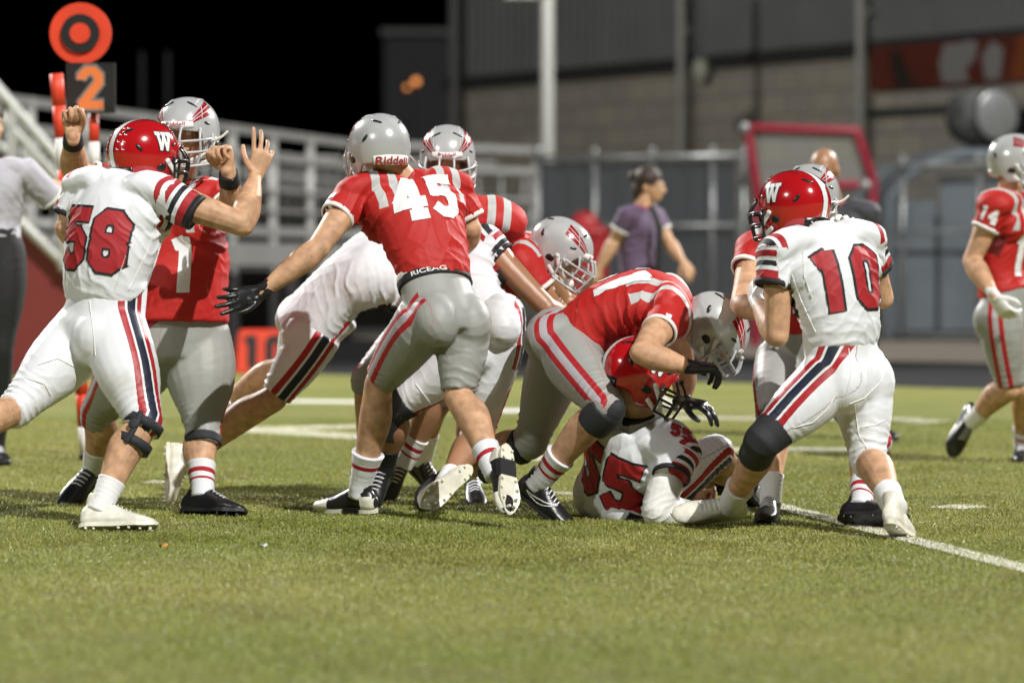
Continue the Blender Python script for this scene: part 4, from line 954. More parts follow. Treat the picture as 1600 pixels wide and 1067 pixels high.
def fence(label, pts, zt, screen, posts):
    A, B = Vector((pts[0].x, pts[0].y, 0)), Vector((pts[1].x, pts[1].y, 0)); d = B - A; L = d.length; d.normalize(); rt = math.atan2(d.y, d.x)
    o = empty("chain_fence", A, label, "fence", None); o.rotation_euler = (0, 0, rt)
    for nm, z, r in (("top_rail", zt, .035), ("middle_rail", zt * .62, .03), ("bottom_rail", .08, .025)):
        g = G(); g.tube([V(0, 0, z), V(L, 0, z)], r, n=10, sub=1, caps='flat'); obj(nm, g.mesh(nm), M['galv'], o)
    for t in posts:
        g = G(); g.tube([V(t * L, .06, 0), V(t * L, .06, zt + .06)], .042, n=10, sub=1, caps='flat'); g.ball((t * L, .06, zt + .09), .055, None, 10); obj("post", g.mesh("post"), M['galv'], o)
    g = G(); g.add([(0, -.04, .05), (L, -.04, .05), (L, -.04, zt - .03), (0, -.04, zt - .03)], [(0, 1, 2, 3)]); obj("wire_mesh", g.mesh("wire_mesh", False), M['chain'], o)
    if screen:
        x0, x1 = screen; n = 30; vs = []; fs = []
        for i in range(n + 1):
            for z in (.15, zt * .5, zt - .06): vs.append((lerp(x0, x1, i / n) * L, .075 + .02 * math.sin(i * 1.7 + z), z + .012 * math.sin(i * 2.1)))
        for i in range(n):
            for j in (0, 1): fs.append((i * 3 + j, i * 3 + 3 + j, i * 3 + 4 + j, i * 3 + 1 + j))
        g = G(); g.add(vs, fs); obj("wind_screen", g.mesh("wind_screen"), M['screen'], o)
    return o
fence("chain link fence with blue grey wind screen before the block wall", [at(838, 415, 56), at(1160, 415, 55)], 2.62, (0, .96), (0, .28, .56, .85, 1))
fence("open chain link fence running past the arched shelter", [at(1165, 415, 54.9), at(1760, 415, 52)], 2.45, None, (.02, .22, .42, .62, .82))

# red tube frame
def tubes_thing(name, label, cat, d, m, segs, r, extra=None):
    p0 = at(segs[0][0][0], 415, d); o = empty(name, (p0.x, p0.y, 0), label, cat)
    for nm, pts in [(s[2] if len(s) > 2 else "bar", s[:2]) for s in segs]:
        a, b = at(*pts[0], d) - o.location, at(*pts[1], d) - o.location; g = G(); g.tube([a, b], r, n=12, sub=1); obj(nm, g.mesh(nm), m, o)
    return o, p0
M['red_tube'] = mat('red_tube', (.26, .012, .03), .4); M['net'] = mat('net', (.26, .26, .23), .8)
rf, p0 = tubes_thing("tube_frame", "dark red tubular frame with slanted side and pale netting", "frame", 50, M['red_tube'], [((1165, 200), (1338, 205), "top_bar"), ((1338, 205), (1366, 288), "slanted_bar"), ((1366, 289), (1262, 291), "lower_bar"), ((1168, 202), (1188, 332), "left_bar"), ((1184, 330), (1180, 545), "leg"), ((1364, 290), (1364, 545), "leg")], .06)
g = G(); q = [at(1172, 207, 50.03), at(1336, 210, 50.03), at(1362, 287, 50.03), at(1184, 292, 50.03)]; g.add([p - rf.location for p in q], [(0, 1, 2, 3)]); q2 = G()
def net_mat():
    m = M['net']; nt = m.node_tree; nt.nodes["Principled BSDF"].inputs["Alpha"].default_value = .45; return m
net_mat(); obj("netting", g.mesh("netting", False), M['net'], rf)
for px, py in ((1163, 200), (1352, 290)):
    g = G(); g.ball(at(px, py, 49.95) - rf.location, .085, None, 12); obj("joint_cap", g.mesh("joint_cap"), M['galv'], rf)

# arched shelter (blue grey panels between hoops)
M['blue_panel'] = mat('blue_panel', (.12, .145, .165), .5, vary=.12, vscale=1.5); M['dark_panel'] = mat('dark_panel', (.05, .06, .07), .6)
def shelter():
    c = at(1470, 415, 56); o = empty("arched_shelter", (c.x, c.y, 0), "blue grey arched shelter with pale hoops behind the open fence", "shelter")
    for y, rx, zt, m, nm in ((0, .78, 2.66, 'blue_panel', 'hoop'), (.9, .95, 2.72, 'dark_panel', 'hoop'), (1.8, 1.1, 2.7, 'blue_panel', 'hoop')):
        pts = [V(-rx, y, 0), V(-rx, y, zt - .9)] + [V(-rx + (rx + .9) * (1 - math.cos(a)) * .75, y, zt - .9 + .9 * math.sin(a)) for a in (math.radians(q) for q in (25, 50, 75, 90))] + [V(1.2, y, zt)]
        g = G(); g.tube(pts, .075, n=10, sub=3); obj(nm, g.mesh(nm), M[m], o)
    g = G(); prof = [(-.80, .02), (-.80, 1.76), (-.68, 2.1), (-.4, 2.42), (.0, 2.58), (1.3, 2.6)]
    vs = [(x - .0, .05, z) for x, z in prof] + [(x - .25, 1.9, z + .02) for x, z in prof]; n = len(prof)
    fs = [(i, i + 1, n + i + 1, n + i) for i in range(n - 1)]; g.add(vs, fs); obj("roof_skin", g.mesh("roof_skin"), M['blue_panel'], o)
    for i, (x0, x1, z0, z1, m) in enumerate(((-.66, -.05, .1, 1.2, 'blue_panel'), (-.66, -.05, 1.27, 2.0, 'blue_panel'), (.02, .62, .1, 1.2, 'blue_panel'), (.02, .62, 1.27, 2.35, 'blue_panel'), (.70, 1.6, .1, 1.7, 'dark_panel'), (.70, 1.6, 1.78, 2.4, 'blue_panel'))):
        g = G(); g.box(((x0 + x1) / 2, .3, (z0 + z1) / 2), (x1 - x0, .05, z1 - z0)); obj("panel", g.mesh("panel", False), M[m], o)
    g = G(); g.box((.4, 1.0, .9), (2.3, .1, 1.8)); obj("back_panel", g.mesh("back_panel", False), M['dark_panel'], o)
shelter()
# red bin by the woman
def red_bin():
    c = at(914, 415, 46); o = empty("red_bin", (c.x, c.y, 0), "rounded red bin standing in front of the wind screen", "bin"); s = 46 / 6000
    M['bin'] = mat('bin_red', (.30, .015, .018), .45); h = 1.05 + (415 - 352) * s
    g = G(); g.tube([V(0, 0, .02), V(0, 0, .3), V(0, 0, h - .12), V(0, 0, h - .1)], [(.24, .24), (.26, .25), (.29, .27), (.29, .27)], side=V(1, 0, 0), n=24, sub=2, caps='flat', sq=4); obj("bin_body", g.mesh("bin_body"), M['bin'], o)
    g = G(); g.tube([V(0, 0, h - .10), V(0, 0, h - .05), V(0, 0, h)], [(.31, .29), (.30, .28), (.18, .17)], side=V(1, 0, 0), n=24, sub=2, caps='round', sq=3); obj("lid", g.mesh("lid"), M['bin'], o)
red_bin()

# ------------------------------------------------------------------ bleacher walkway at the left
def bleacher():
    A, B, C = at(-160, 415, 37.2), at(540, 415, 55), at(836, 415, 58.5)
    o = empty("bleacher_walkway", (A.x, A.y, 0), "raised aluminium bleacher walkway with long railings", "bleacher")
    def seg(nm, P, Q, z, h, w=.06, m='alu', off=0.0):
        P = Vector((P.x, P.y, z)) - o.location; Q = Vector((Q.x, Q.y, z)) - o.location; d = (Q - P); L = d.length; d.normalize(); n = V(-d.y, d.x, 0); g = G()
        g.box((P + Q) / 2 + n * off, (L, w, h), (d, n, V(0, 0, 1))); obj(nm, g.mesh(nm, False), M[m], o)
    for P, Q in ((A, B), (B, C)):
        seg("top_rail", P, Q, 2.80, .10); seg("hand_rail", P, Q, 2.48, .09); seg("middle_rail", P, Q, 2.05, .05); seg("middle_rail", P, Q, 1.78, .04); seg("seat_plank", P, Q, 2.62, .05, .3, "alu", .9); seg("seat_plank", P, Q, 2.30, .05, .3, "alu", .6); 
        seg("toe_board", P, Q, 1.50, .13, .05); seg("fascia", P, Q, 1.20, .30, .08); seg("deck", P, Q, 1.02, .06, 1.6, 'alu', .8)
        L = (Q - P).length; n = max(2, int(L / 2.0))
        for i in range(n + 1):
            p = lerp(P, Q, i / n); g = G(); q = Vector((p.x, p.y, 0)) - o.location; g.box(q + V(0, .03, 1.9), (.10, .06, 1.9)); obj("post", g.mesh("post", False), M['alu'], o)
            g = G(); g.box(q + V(0, .3, .5), (.12, .12, 1.0)); obj("support_leg", g.mesh("support_leg", False), M['trim_and_shade'], o)
        m = int(L / .5)
        for i in range(m):
            p = lerp(P, Q, (i + .5) / m); q = Vector((p.x, p.y, 0)) - o.location; g = G(); g.tube([q + V(0, .02, 1.55), q + V(0, .02, 2.42)], .012, n=6, sub=1, caps='flat'); obj("baluster", g.mesh("baluster"), M['alu'], o)
    # dark sheet added for the shade under the deck
    for P, Q in ((A, B), (B, C)): seg("underside_shade", P, Q, .52, .98, .02, 'trim_and_shade', .9)
    g = G(); g.ball(Vector((C.x, C.y, 2.8)) - o.location + V(.06, -.1, 0), .085, None, 12); obj("end_cap", g.mesh("end_cap"), M['galv'], o)
    return o
bleacher()
def stair():
    d = 36.5; c = at(20, 415, d); o = empty("bleacher_stair", (c.x, c.y, 0), "aluminium stair with red side panel beside the walkway", "stairs"); M['stair_red'] = mat('stair_red', (.17, .022, .018), .6, vary=.1, vscale=2)
    g = G(); pts = [at(-120, 250, d), at(22, 326, d), at(104, 418, d), at(190, 500, d)]; gz = [Vector((p.x, p.y, .02)) for p in (at(190, 500, d), at(-120, 250, d))]
    poly_ = [p - o.location for p in pts] + [p - o.location for p in gz]; n = len(poly_)
    vs = poly_ + [p + V(0, .06, 0) for p in poly_]; g.add(vs, [tuple(range(n)), tuple(range(2 * n - 1, n - 1, -1))] + [(i, n + i, n + (i + 1) % n, (i + 1) % n) for i in range(n)]); obj("side_panel", g.mesh("side_panel", False), M['stair_red'], o)
    for nm, a, b, r in (("stair_rail", (-60, 72), (102, 262), .05), ("stair_rail", (-60, 112), (102, 292), .045), ("stair_rail", (-60, 165), (102, 330), .03), ("stringer", (-60, 258), (112, 424), .05)):
        g = G(); g.tube([at(*a, d - .1) - o.location, at(*b, d - .1) - o.location], r, n=10, sub=1); obj(nm, g.mesh(nm), M['alu'], o)
    for i in range(6):
        px, py = lerp(-20, 104, i / 5), lerp(290, 416, i / 5); p = at(px, py, d) - o.location; g = G(); g.box(p + V(0, .65, -.03), (.34, 1.2, .05)); obj("tread", g.mesh("tread", False), M['alu'], o)
    for px, y0_, y1_ in ((20, 170, 330), (98, 262, 418)):
        g = G(); g.tube([at(px, y0_, d - .1) - o.location, at(px, y1_, d - .1) - o.location], .05, n=8, sub=1); obj("post", g.mesh("post"), M['alu'], o)
stair()

# ------------------------------------------------------------------ sideline markers
M['orange_vinyl'] = mat('orange_vinyl', (.72, .055, .018), .5, vary=.08, vscale=5); M['ink'] = mat('ink', (.012, .012, .012), .5); M['digit_orange'] = mat('digit_orange', (.75, .20, .05), .5)
def yard_marker():
    c = at(408, 583, 37.2); o = empty("yard_marker", (c.x, c.y, 0), "orange foam sideline marker printed with a black 10", "marker"); hh = c.z + .0; h = at(408, 515, 37.2).z; w = .46; g = G()
    vs = [(-w / 2 - .02, -.16, 0), (w / 2 + .02, -.16, 0), (w / 2 + .02, .16, 0), (-w / 2 - .02, .16, 0), (-w / 2 + .02, -.07, h), (w / 2 - .02, -.07, h), (w / 2 - .02, .07, h), (-w / 2 + .02, .07, h)]
    g.add(vs, [(3, 2, 1, 0), (4, 5, 6, 7), (0, 1, 5, 4), (1, 2, 6, 5), (2, 3, 7, 6), (3, 0, 4, 7)]); me = g.mesh("foam_body", False); bmm = bmesh.new(); bmm.from_mesh(me); bmesh.ops.bevel(bmm, geom=bmm.edges[:], offset=.02, segments=2, affect='EDGES'); bmm.to_mesh(me); bmm.free(); ob = obj("foam_body", me, M['orange_vinyl'], o)
    fn, W_ = text_fn('10', .32, hw=.13, adv=.72, wid=1.0); decal("number", bvh(me), V(0.03, -1, h * .5), V(1, 0, 0), V(0, 0, 1), V(0, 1, 0), .5, .36, fn, [M['ink'], M['ink']], o, cell=.008, lift=.004, maxd=2)
yard_marker()
def stake(name, label, cat, top, bot, d, r, a0=0):
    P0, P1 = at(*bot, d), at(*top, d); o = empty(name, (P0.x, P0.y, 0), label, cat); o.location = P0; ax = P1 - P0; n = 12
    for i in range(n):
        g = G(); g.tube([ax * (i / n), ax * ((i + 1) / n)], r, n=14, sub=1, caps='flat'); obj("red_sleeve" if i % 3 != a0 else "white_sleeve", g.mesh("sleeve"), M['orange_vinyl'] if i % 3 != a0 else M['white_cloth'], o)
    g = G(); g.ball((0, 0, 0), r * 1.3, None, 10); obj("tip", g.mesh("tip"), M['ink'], o); return o, P0, P1
D_ = 20.4
stake("chain_stake", "red and white banded stake held by the man in the grey shirt", "stake", (88, 116), (136, 716), D_ + .2, .036, 0)
mk, P0, P1 = stake("down_marker", "down marker stake with bullseye disc and a board showing 2", "marker", (146, 178), (160, 706), D_ + .55, .028, 1)
dd = D_ + .5; s = dd / 6000
bc = at(142, 138, dd) - mk.location; g = G(); g.box(bc, (76 * s, .05, 78 * s)); me = g.mesh("number_board", False); bo_ = obj("number_board", me, M['ink'], mk); tr_ = bvh(me)
fn, W_ = text_fn('2', 68 * s, hw=.10, border=.055, wid=1.0); decal("digit", tr_, bc + V(0, -.5, 0), V(1, 0, 0), V(0, 0, 1), V(0, 1, 0), .30, .30, fn, [M['digit_orange'], M['galv']], mk, cell=.005, lift=.004)
dc = at(126, 53, dd) - mk.location
for nm, r, y, m in (("disc", 48, 0, 'orange_vinyl'), ("dark_ring", 30, -.018, 'ink'), ("bullseye", 16, -.024, 'orange_vinyl')):
    g = G(); g.tube([dc + V(0, y - .014, 0), dc + V(0, y + .014, 0)], r * s, n=40, sub=1, caps='flat'); obj(nm, g.mesh(nm, False), M[m], mk)
g = G(); g.tube([at(146, 180, dd + .04) - mk.location, at(134, 60, dd + .04) - mk.location], .02, n=8, sub=1); obj("neck", g.mesh("neck"), M['ink'], mk)

# far lamps in the dark
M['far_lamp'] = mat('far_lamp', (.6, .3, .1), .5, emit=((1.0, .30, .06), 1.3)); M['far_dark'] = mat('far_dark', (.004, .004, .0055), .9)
for px, py, d in ((650, 128, 105), (636, 138, 107)):
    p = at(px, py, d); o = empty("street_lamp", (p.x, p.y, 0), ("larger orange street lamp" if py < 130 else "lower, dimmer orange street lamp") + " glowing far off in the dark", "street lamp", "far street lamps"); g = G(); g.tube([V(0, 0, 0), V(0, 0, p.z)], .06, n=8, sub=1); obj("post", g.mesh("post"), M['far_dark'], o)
    g = G(); g.ball((0, 0, p.z),   .10 if py < 130 else .07, None, 10); obj("lamp_globe", g.mesh("lamp_globe"), M['far_lamp'], o)
c = at(655, 415, 120); fb = empty("far_building", (c.x, c.y, 0), "dark low building far behind the walkway", "building"); g = G(); h = at(655, 55, 120).z; g.box((0, 4, h / 2), (2.2, 8, h)); obj("wall", g.mesh("wall", False), M['far_dark'], fb); g = G(); g.box((0, 4, h + .1), (2.4, 8.2, .2)); obj("roof", g.mesh("roof", False), M['trim_and_shade'], fb)
for px in (222, 262):
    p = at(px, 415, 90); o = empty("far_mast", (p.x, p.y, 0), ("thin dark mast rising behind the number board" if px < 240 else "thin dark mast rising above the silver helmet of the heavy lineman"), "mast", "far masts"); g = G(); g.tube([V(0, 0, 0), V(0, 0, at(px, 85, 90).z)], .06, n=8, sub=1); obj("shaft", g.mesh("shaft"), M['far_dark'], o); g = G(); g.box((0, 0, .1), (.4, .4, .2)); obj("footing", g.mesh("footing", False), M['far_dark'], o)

for nm, lab, px, py, col, r in (("leaf_scrap", "small orange leaf lying on the open turf", 255, 857, (.55, .22, .03), .018), ("paper_scrap", "small white paper scrap lying on the open turf", 411, 857, (.7, .7, .68), .014)):
    c = on_ground(px, py); g = G(); vs = [c + V(r * math.cos(a) * (1 + .4 * math.sin(3 * a)), r * .8 * math.sin(a), .012 + .008 * math.sin(2 * a)) for a in [i * .785 for i in range(8)]]; g.add(vs + [v + V(0, 0, .002) for v in vs], [tuple(range(7, -1, -1)), tuple(range(8, 16))] + [(i, (i + 1) % 8, 8 + (i + 1) % 8, 8 + i) for i in range(8)]); tag(obj(nm, g.mesh(nm, False), mat(nm, col, .7)), lab, "litter")
# ------------------------------------------------------------------ the players
FIST = (.8, .95, .95, .95, .95)
R58, _58 = player("white jersey 58 player with raised right arm blocking a red opponent", 15.6, 'white', (158, 520, 0), (195, 300, .05), (.75, .65, 0), (.5, .86, 0), (225, 240, .12), (.77, .64, -.05),
    dict(R=dict(e=(379, 351, -.02), w=(399, 276, '+'), hd=(418, 215, .2), hn=(-.3, .9, 0), se=(290, 345, -.12), spread=.2, curl=(.2, .05, .2, .3, .4)),
         L=dict(e=(104, 358, .12), w=(150, 392, .35))),
    dict(R=dict(k=(226, 660, -.28), a=(158, 790, 'g', .1), td=(1, -.12, 0), sock='sock_white', sl=.11, shoe='white', wrap='brace', pe=.035),
         L=dict(k=(25, 640, '-'), a=(-95, 700, '-'), t=(-70, 770, -.2), sock='sock_white', shoe='white', pe=.04)), k=1.07, girth=1.13, num='58', ndrop=.21, hem=.165, bvox=.0044, stars=True, seed=1)
R71, _71 = player("heavy red jersey lineman with fists up and silver helmet facing us", 16.4, 'red', (275, 545, 0), (270, 312, -.05), (.3, -.95, 0), (-.2, -.97, -.1), (293, 205, -.15), (-.25, -.95, -.14),
    dict(R=dict(sh=(0, 0, .05), e=(116, 270, -.1), w=(114, 213, '-'), hd=(112, 160, -.32), hn=(.2, -.9, 0), curl=FIST, thumb=.8, band=1),
         L=dict(e=(366, 345, '-'), w=(357, 270, '-'), hd=(344, 215, -.62), hn=(-.5, -.8, 0), curl=FIST, thumb=.8, band=1)),
    dict(R=dict(k=(153, 640, .28), a=(147, 725, .5), t=(95, 772, .35), sock='sock_white', sl=.10, shoe='black', high=.02, pe=.08),
         L=dict(k=(318, 668, -.12), a=(316, 768, 'g', .1), td=(.85, -.5, 0), sock='sock_stripe', sl=.13, shoe='black', high=.02, pe=.09, wrap='band')), k=1.1, girth=1.25, belly=.04, front_num='71', bvox=.0044, loose=-1, seed=2)
R3, _3 = player("white jersey player bent low and driving, his head hidden behind number 45", 16.9, 'white', (490, 508, 0), (632, 405, -.05), (.8, .4, -.4), (.45, .75, -.55), (668, 395, .1), (.9, .2, -.3),
    dict(R=dict(e=(640, 480, -.1), w=(700, 480, .1), se=(615, 470, -.25)), L=dict(e=(660, 420, .4), w=(720, 430, .4))),
    dict(R=dict(k=(428, 622, -.05), a=(293, 718, .12), t=(291, 782, .05), up=(.9, .2, .3), sock='sock_white', sl=.07, shoe='white', pe=-.02),
         L=dict(k=(455, 572, .35), a=(347, 636, .62), t=(335, 690, .55), sock='sock_white', sl=.10, shoe='white', pe=-.02)), hem=-.06, hemr=1.16, bow=.075, girth=.93, seed=3, k=1.04)
R45, _45 = player("red jersey 45 player seen from behind with one gloved arm stretched out", 15.75, 'red', (695, 500, 0), (640, 302, .28), (-.55, .83, 0), (-.35, .9, -.2), (592, 229, .25), (-.42, .87, -.18),
    dict(L=dict(sh=(-.05, 0, 0), e=(497, 388, 0), w=(410, 456, -.05), hd=(345, 474, -.05), hn=(0, -.9, .2), glove='black', knuckle=1, curl=(.3, .1, .15, .2, .25), num=('5', (.75, .6, 0), .085)),
         R=dict(e=(735, 360, .35), w=(715, 400, .5))),
    dict(L=dict(k=(592, 598, .22), a=(562, 765, 'g', .11), td=(-.85, .5, 0), sock='sock_one', sl=.17, shoe='black', two=1, high=.05, pe=-.03),
         R=dict(k=(716, 620, -.05), a=(772, 735, -.32), t=(779, 828, -.45), up=(-.5, .85, .2), sock='sock_one', sl=.12, shoe='black', two=1, high=.03, pe=-.02)), k=1.04, num='45', ndrop=.10, nh=.9, hem=.205, girth=.96, seed=4, bow=.02)
R5, _5 = player("red jersey player with silver helmet bowed forward, standing beyond number 45", 16.7, 'red', (690, 520, .3), (728, 335, 0), (0, -1, 0), (.1, -1, -.2), (699, 243, -.15), (.0, -.95, -.3),
    dict(L=dict(e=(792, 400, .1), w=(765, 440, 0)), R=dict(e=(650, 400, .1), w=(660, 440, -.1))),
    dict(L=dict(k=(735, 640, .3), a=(738, 745, .3), t=(745, 768, .1), sock='sock_white', shoe='black'), R=dict(k=(572, 592, .2), a=(572, 728, .3), t=(570, 762, .1), sock='sock_white', shoe='black')), seed=5, loose=1, vox=.011)
R6, _6 = player("white jersey tackler kneeling behind number 45 with his boot sole showing", 16.3, 'white', (768, 525, 0), (708, 428, .3), (.4, .9, 0), (.5, .75, -.3), (700, 392, .5), (.6, .6, -.3),
    dict(R=dict(e=(855, 482, .2), w=(892, 505, .45)), L=dict(e=(690, 470, .5), w=(720, 500, .7))),
    dict(R=dict(k=(742, 690, .08), a=(700, 750, -.22), t=(628, 808, -.38), up=(-.1, 1, .1), sock='sock_white', sl=.05, shoe='white', pe=.02),
         L=dict(k=(612, 640, .15), a=(600, 728, .3), t=(575, 772, .2), sock='black_cloth', sl=.1, shoe='black', wrap='sleeve', pe=.0)), seed=6, skin='skin_tan', k=1.03, slv=.09, girth=.93)
R7, _7 = player("red jersey player stooping with silver helmet turned down beside the pile", 16.8, 'red', (712, 452, .1), (824, 408, .05), (.8, .2, -.4), (.5, .05, -.85), (878, 388, 0), (.78, -.22, -.58),
    dict(R=dict(e=(885, 505, 0), w=(915, 545, .1), se=(850, 462, -.18)), L=dict(e=(880, 470, .4), w=(930, 500, .4))),
    dict(R=dict(k=(700, 610, .2), a=(634, 718, .3), t=(605, 772, .2), sock='sock_stripe', sl=.12, shoe='black'), L=dict(k=(690, 610, .45), a=(660, 715, .6), t=(690, 745, .5), sock='sock_white', shoe='black')), hup=(.3, 0, 1), seed=7, skin='skin_tan')
R8, _8 = player("red jersey player doubled over with black gloves and black knee pads", 15.9, 'red', (880, 537, .1), (1046, 480, .05), (.5, .1, -.85), (.33, .12, -.94), (1118, 514, .05), (.5, .05, -.85),
    dict(R=dict(e=(1003, 552, -.46), w=(1080, 575, -.42), hd=(1130, 572, -.35), hn=(0, .3, -1), glove='black', curl=(.4, .5, .5, .5, .5), se=(1030, 524, -.25), num=('1', (0, 1, 0), .07)),
         L=dict(e=(1070, 580, .35), w=(1066, 628, .25), hd=(1105, 634, .2), hn=(0, .2, -1), glove='black', curl=(.3, .3, .3, .35, .4))),
    dict(R=dict(k=(950, 638, -.32), a=(843, 752, -.12), t=(903, 800, -.2), sock='sock_stripe', sl=.15, shoe='black', swoosh=1, wrap='pad', pe=.05),
         L=dict(k=(830, 690, .3), a=(722, 738, .45), t=(682, 778, .4), sock='sock_white', sl=.05, shoe='black', wrap='band', pe=.05)), hup=(.85, 0, .5), num='51', seed=8, k=1.06, bow=.05, hem=.08)
R55, _55 = player("white jersey 55 player sitting on the turf in a red helmet", 15.8, 'white', (972, 772, .15), (1000, 668, -.02), (.7, .7, 0), (.55, .8, -.1), (1001, 583, -.08), (.85, .3, -.42),
    dict(R=dict(e=(1026, 798, -.2), w=(1088, 802, -.05), hd=(1112, 784, .05), hn=(0, .4, .8), curl=FIST, sleeve='white_cloth', se=(1050, 728, -.25), num=('55', (-.1, .85, -.5), .068), nt=-.55),
         L=dict(e=(930, 730, .3), w=(960, 775, .5))),
    dict(R=dict(k=(1118, 706, .3), a=(1165, 756, .65), t=(1195, 768, .75), sock='black_cloth', sl=.2, shoe='black', pe=.03), L=dict(k=(1078, 720, .5), a=(1160, 752, .85), t=(1200, 752, 1.0), sock='sock_white', shoe='black', pe=.05)),
    hup=(.1, 0, 1), num='55', seed=9, k=1.12, ndrop=.17, hem=-.04, hemr=1.1, slv=.10)
R10, _10 = player("white jersey 10 player leaning in with a black knee sleeve", 15.1, 'white', (1322, 590, 0), (1284, 385, .05), (-.7, .7, 0), (-.45, .88, 0), (1240, 320, .15), (-.75, .65, -.1),
    dict(L=dict(e=(1214, 524, -.05), w=(1184, 472, '+'), hd=(1166, 435, .35), hn=(.7, .6, .2), glove='white', curl=(.4, .45, .5, .5, .5), se=(1203, 450, -.1)),
         R=dict(e=(1378, 465, .25), w=(1330, 430, .5))),
    dict(L=dict(k=(1193, 688, -.15), a=(1142, 786, 'g', .1), td=(-1, -.15, 0), sock='sock_white', sl=.12, shoe='white', wrap='sleeve', pe=-.05),
         R=dict(k=(1356, 718, -.05), a=(1396, 789, -.40), td=(.35, .9, -.35), up=(0, .35, 1), sock='sock_white', sl=.10, shoe='white', pe=.05)), num='10', ndrop=.15, hem=.165, seed=10, k=1.05, loose=1)
R11, _11 = player("red jersey player grappling behind number 10, silver helmet crown showing over the red helmet", 15.8, 'red', (1255, 560, .3), (1250, 388, .15), (-.2, -1, 0), (-.2, -1, -.1), (1266, 305, .1), (-.3, -.95, -.1),
    dict(R=dict(e=(1158, 475, -.05), w=(1190, 490, -.2)), L=dict(e=(1335, 440, .1), w=(1326, 380, -.15), hd=(1318, 335, -.2), hn=(-.2, -.9, -.2), glove='white', curl=(.3, .4, .4, .4, .4))),
    dict(R=dict(k=(1207, 655, .0), a=(1204, 778, 'g', .1), td=(-.25, -1, 0), sock='sock_white', sl=.1, shoe='black', wrap='band', pe=.0), L=dict(k=(1368, 690, -.2), a=(1345, 786, 'g', .1), td=(.9, -.4, 0), sock='sock_stripe', sl=.12, shoe='black', pe=.04)), seed=11, loose=-1)
R14, _14 = player("red jersey 14 player walking alone with a white glove", 20.2, 'red', (1570, 492, 0), (1574, 322, 0), (.85, -.35, 0), (.85, -.4, -.05), (1588, 250, 0), (.9, -.3, -.1),
    dict(R=dict(e=(1518, 408, -.15), w=(1553, 462, '-'), hd=(1572, 492, -.35), hn=(.5, .5, 0), glove='white', curl=(.3, .4, .4, .4, .4), num=('14', (.3, .95, 0), .075)), L=dict(e=(1620, 410, .2), w=(1640, 460, .1))),
    dict(R=dict(k=(1578, 608, 0), a=(1522, 655, .2), t=(1497, 712, .2), sock='sock_white', sl=.08, shoe='black', pe=-.02), L=dict(k=(1604, 610, 0), a=(1598, 692, 'g', .1), t=(1594, 714, -.35), sock='sock_stripe', sl=.12, shoe='black', pe=-.02)), front_num='14', vox=.011, seed=12, k=1.05)

# waistband showing under the hem of jersey 45, sewn seams on the white trousers
def waistband(I, k):
    P, sp, lp, fp = I['P'], I['sp'], I['lp'], I['fp']; g = G()
    for nm, z, h, r, m in (("undershirt", .192, .016, .98, 'white_cloth'), ("waistband", .166, .022, 1.0, 'black_cloth')):
        g = G(); c = P + sp * z * k; g.tube([c - sp * h * .8, c + sp * h * .8], [(.160 * k * r, .122 * k * r)] * 2, side=lp, n=40, sub=3, caps='flat'); o = keep(obj(nm, g.mesh(nm), M[m], None), I['root'])
        if nm == "waistband":
            d = Vector((.05, 1, 0)); d = (d - sp * d.dot(sp)).normalized(); u = d.cross(sp).normalized(); w = word("lettering", "RICEAG", bvh(o.data), c - d * .5, u, sp, d, .020, M['print_white'], o, maxd=1.0, wid=1.5)
waistband(_45, 1.04)
def seams(I, curves, on='trousers'):
    tree = bvh(I[on])
    for pts in curves:                   # stitched seams laid on the cloth, each a thin raised line
        P3 = []
        for px, py in [(lerp(a[0], b[0], t / 8), lerp(a[1], b[1], t / 8)) for a, b in zip(pts, pts[1:]) for t in range(8)]:
            r = ray(px, py).normalized(); hit, nr, _, d = tree.ray_cast(C0, r, 60)
            if hit: P3.append(hit + nr * .0012)
        if len(P3) > 2:
            g = G(); g.tube(P3, .0022, n=6, sub=1); keep(obj("seam", g.mesh("seam"), M['white_cloth'], None), I['root'])
seams(_10, [[(1326, 545), (1330, 580), (1322, 620), (1312, 640)], [(1388, 560), (1378, 595), (1350, 622), (1325, 632)], [(1335, 632), (1342, 680), (1360, 708), (1380, 716)], [(1345, 668), (1368, 664), (1386, 655)], [(1240, 668), (1270, 660), (1292, 640), (1310, 612)]])
seams(_58, [[(140, 470), (146, 520), (150, 560)], [(60, 570), (90, 560), (120, 575), (136, 580)], [(40, 590), (70, 600), (80, 620)]])
seams(_6, [[(650, 600), (680, 640), (700, 655)]])
seams(_58, [[(243, 352), (232, 390), (212, 430), (200, 456)], [(196, 400), (186, 430), (178, 455)]], 'jmesh')
seams(_10, [[(1238, 430), (1252, 470), (1268, 505), (1275, 520)], [(1255, 392), (1256, 430), (1270, 470)]], 'jmesh')

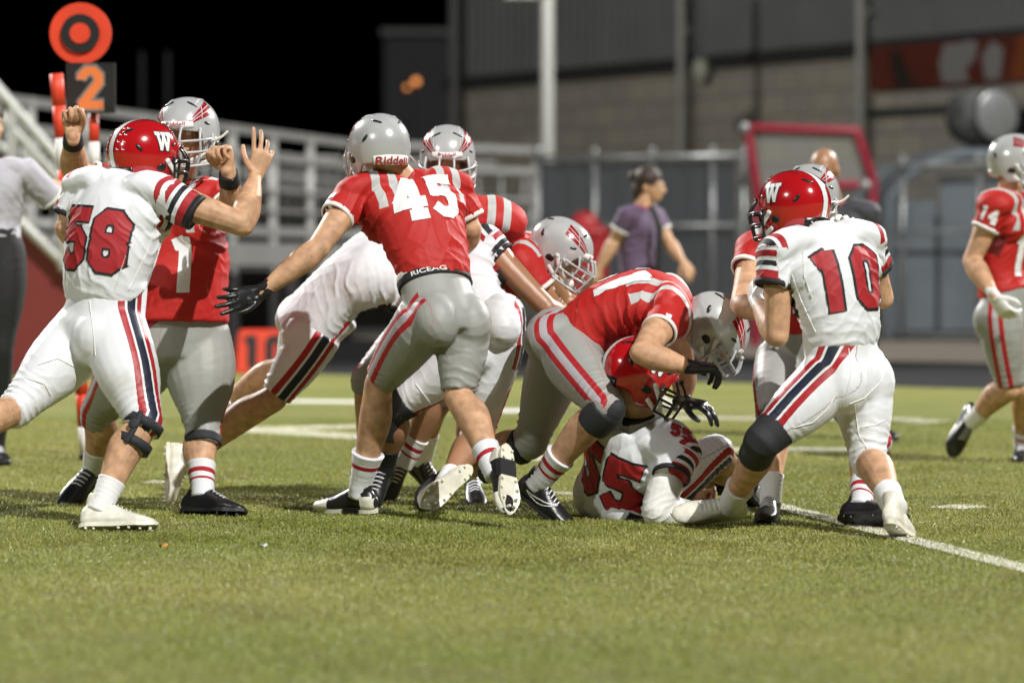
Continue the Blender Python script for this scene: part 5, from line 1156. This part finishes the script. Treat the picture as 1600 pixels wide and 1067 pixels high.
# ------------------------------------------------------------------ people beside the field
def plain(name, col, r=.75): M[name] = mat(name, col, r, bump=.25, bscale=300, vary=.08, vscale=4); return name
plain('shirt_purple', (.11, .07, .13)); plain('shirt_grey', (.46, .45, .50)); plain('shirt_dark', (.045, .045, .055)); plain('cloth_black', (.012, .012, .014)); M['hair'] = mat('hair', (.035, .02, .012), .6, bump=.6, bscale=90)
RO, _o = player("man in a grey polo shirt and black trousers holding the banded stake", 20.0, 'red', (-24, 402, 0), (-22, 266, 0), (.15, -1, 0), (.2, -1, 0), (-20, 196, 0), (.5, -.85, 0),
    dict(L=dict(e=(64, 296, .1), w=(98, 292, .45), hd=(112, 288, .45), hn=(.6, .3, 0), curl=FIST), R=dict(e=(-75, 340, 0), w=(-80, 400, -.1))),
    dict(L=dict(k=(0, 545, .0), a=(-6, 697, 'g', .1), td=(.3, -1, 0), shoe='black', sock='black_cloth', pe=.34, calf=1.0), R=dict(k=(-45, 545, 0), a=(-50, 697, 'g', .1), td=(-.2, -1, 0), shoe='black', sock='black_cloth', pe=.34)), helm=False, vox=.013, pads=False, jersey='shirt_grey', pants='cloth_black', slv=.2, k=1.05, seed=21, hem=.06, girth=1.1)
RW, _w = player("woman in a purple shirt and black shorts walking past the wind screen", 27.0, 'red', (1000, 446, 0), (1002, 336, 0), (.9, -.35, 0), (.8, -.5, 0), (1016, 291, 0), (.9, -.35, -.05),
    dict(R=dict(e=(962, 374, -.1), w=(936, 420, -.1)), L=dict(e=(1044, 378, .1), w=(1066, 408, 0))),
    dict(R=dict(k=(985, 530, 0), a=(970, 626, 'g', .1), td=(1, -.3, 0), shoe='white', sock='sock_white', pe=-.22), L=dict(k=(1020, 530, .1), a=(1030, 624, 'g', .1), td=(1, -.3, 0), shoe='white', sock='sock_white', pe=-.22)), helm=False, vox=.013, pads=False, jersey='shirt_purple', pants='cloth_black', k=.98, seed=22, hem=.04, slv=.13)
def hair(I, k, pony=True):
    H, l, f, u = I['H'], I['hl'], I['hf'], I['hu']; g = G(); g.ball(H - f * .022 * k + u * .045 * k, (.086 * k, .098 * k, .092 * k), (l, f, u), 20); g.ball(H - f * .075 * k - u * .02 * k, (.07 * k, .05 * k, .10 * k), (l, f, u), 16)
    if pony: g.ball(H - f * .115 * k + u * .06 * k, (.045 * k, .045 * k, .05 * k), (l, f, u), 14)
    me = fuse(g, .012, 3, None, "hair"); wrinkle(me, [], .006, 30, 5); keep(obj("hair", me, M['hair'], None), I['root'])
hair(_w, 1.02); hair(_o, 1.05, False)
g = G(); g.tube([_w['C'] + V(.06, -.13, .06), _w['C'] + V(.12, -.19, -.1), _w['C'] + V(.11, -.18, -.42)], [(.022, .004)] * 3, side=V(1, 0, 0), n=8, sub=4); keep(obj("strap", g.mesh("strap"), M['cloth_black'], None), RW)
RB, _b = player("bald man in a dark shirt standing by the red tube frame", 23.0, 'red', (1318, 460, 0), (1303, 335, 0), (-.3, -1, 0), (-.3, -1, 0), (1287, 266, -.05), (-.4, -.9, -.1),
    dict(R=dict(e=(1258, 385, 0), w=(1262, 430, -.1)), L=dict(e=(1345, 385, 0), w=(1342, 432, -.1))),
    dict(R=dict(k=(1322, 560, 0), a=(1350, 663, 'g', .1), td=(-.2, -1, 0), shoe='black', sock='black_cloth', pe=.3), L=dict(k=(1350, 560, 0.1), a=(1374, 663, 'g', .1), td=(.2, -1, 0), shoe='black', sock='black_cloth', pe=.3)), helm=False, vox=.013, pads=False, jersey='shirt_dark', pants='cloth_black', k=1.1, seed=23, hem=.04, slv=.2, girth=1.15, skin='skin_tan')
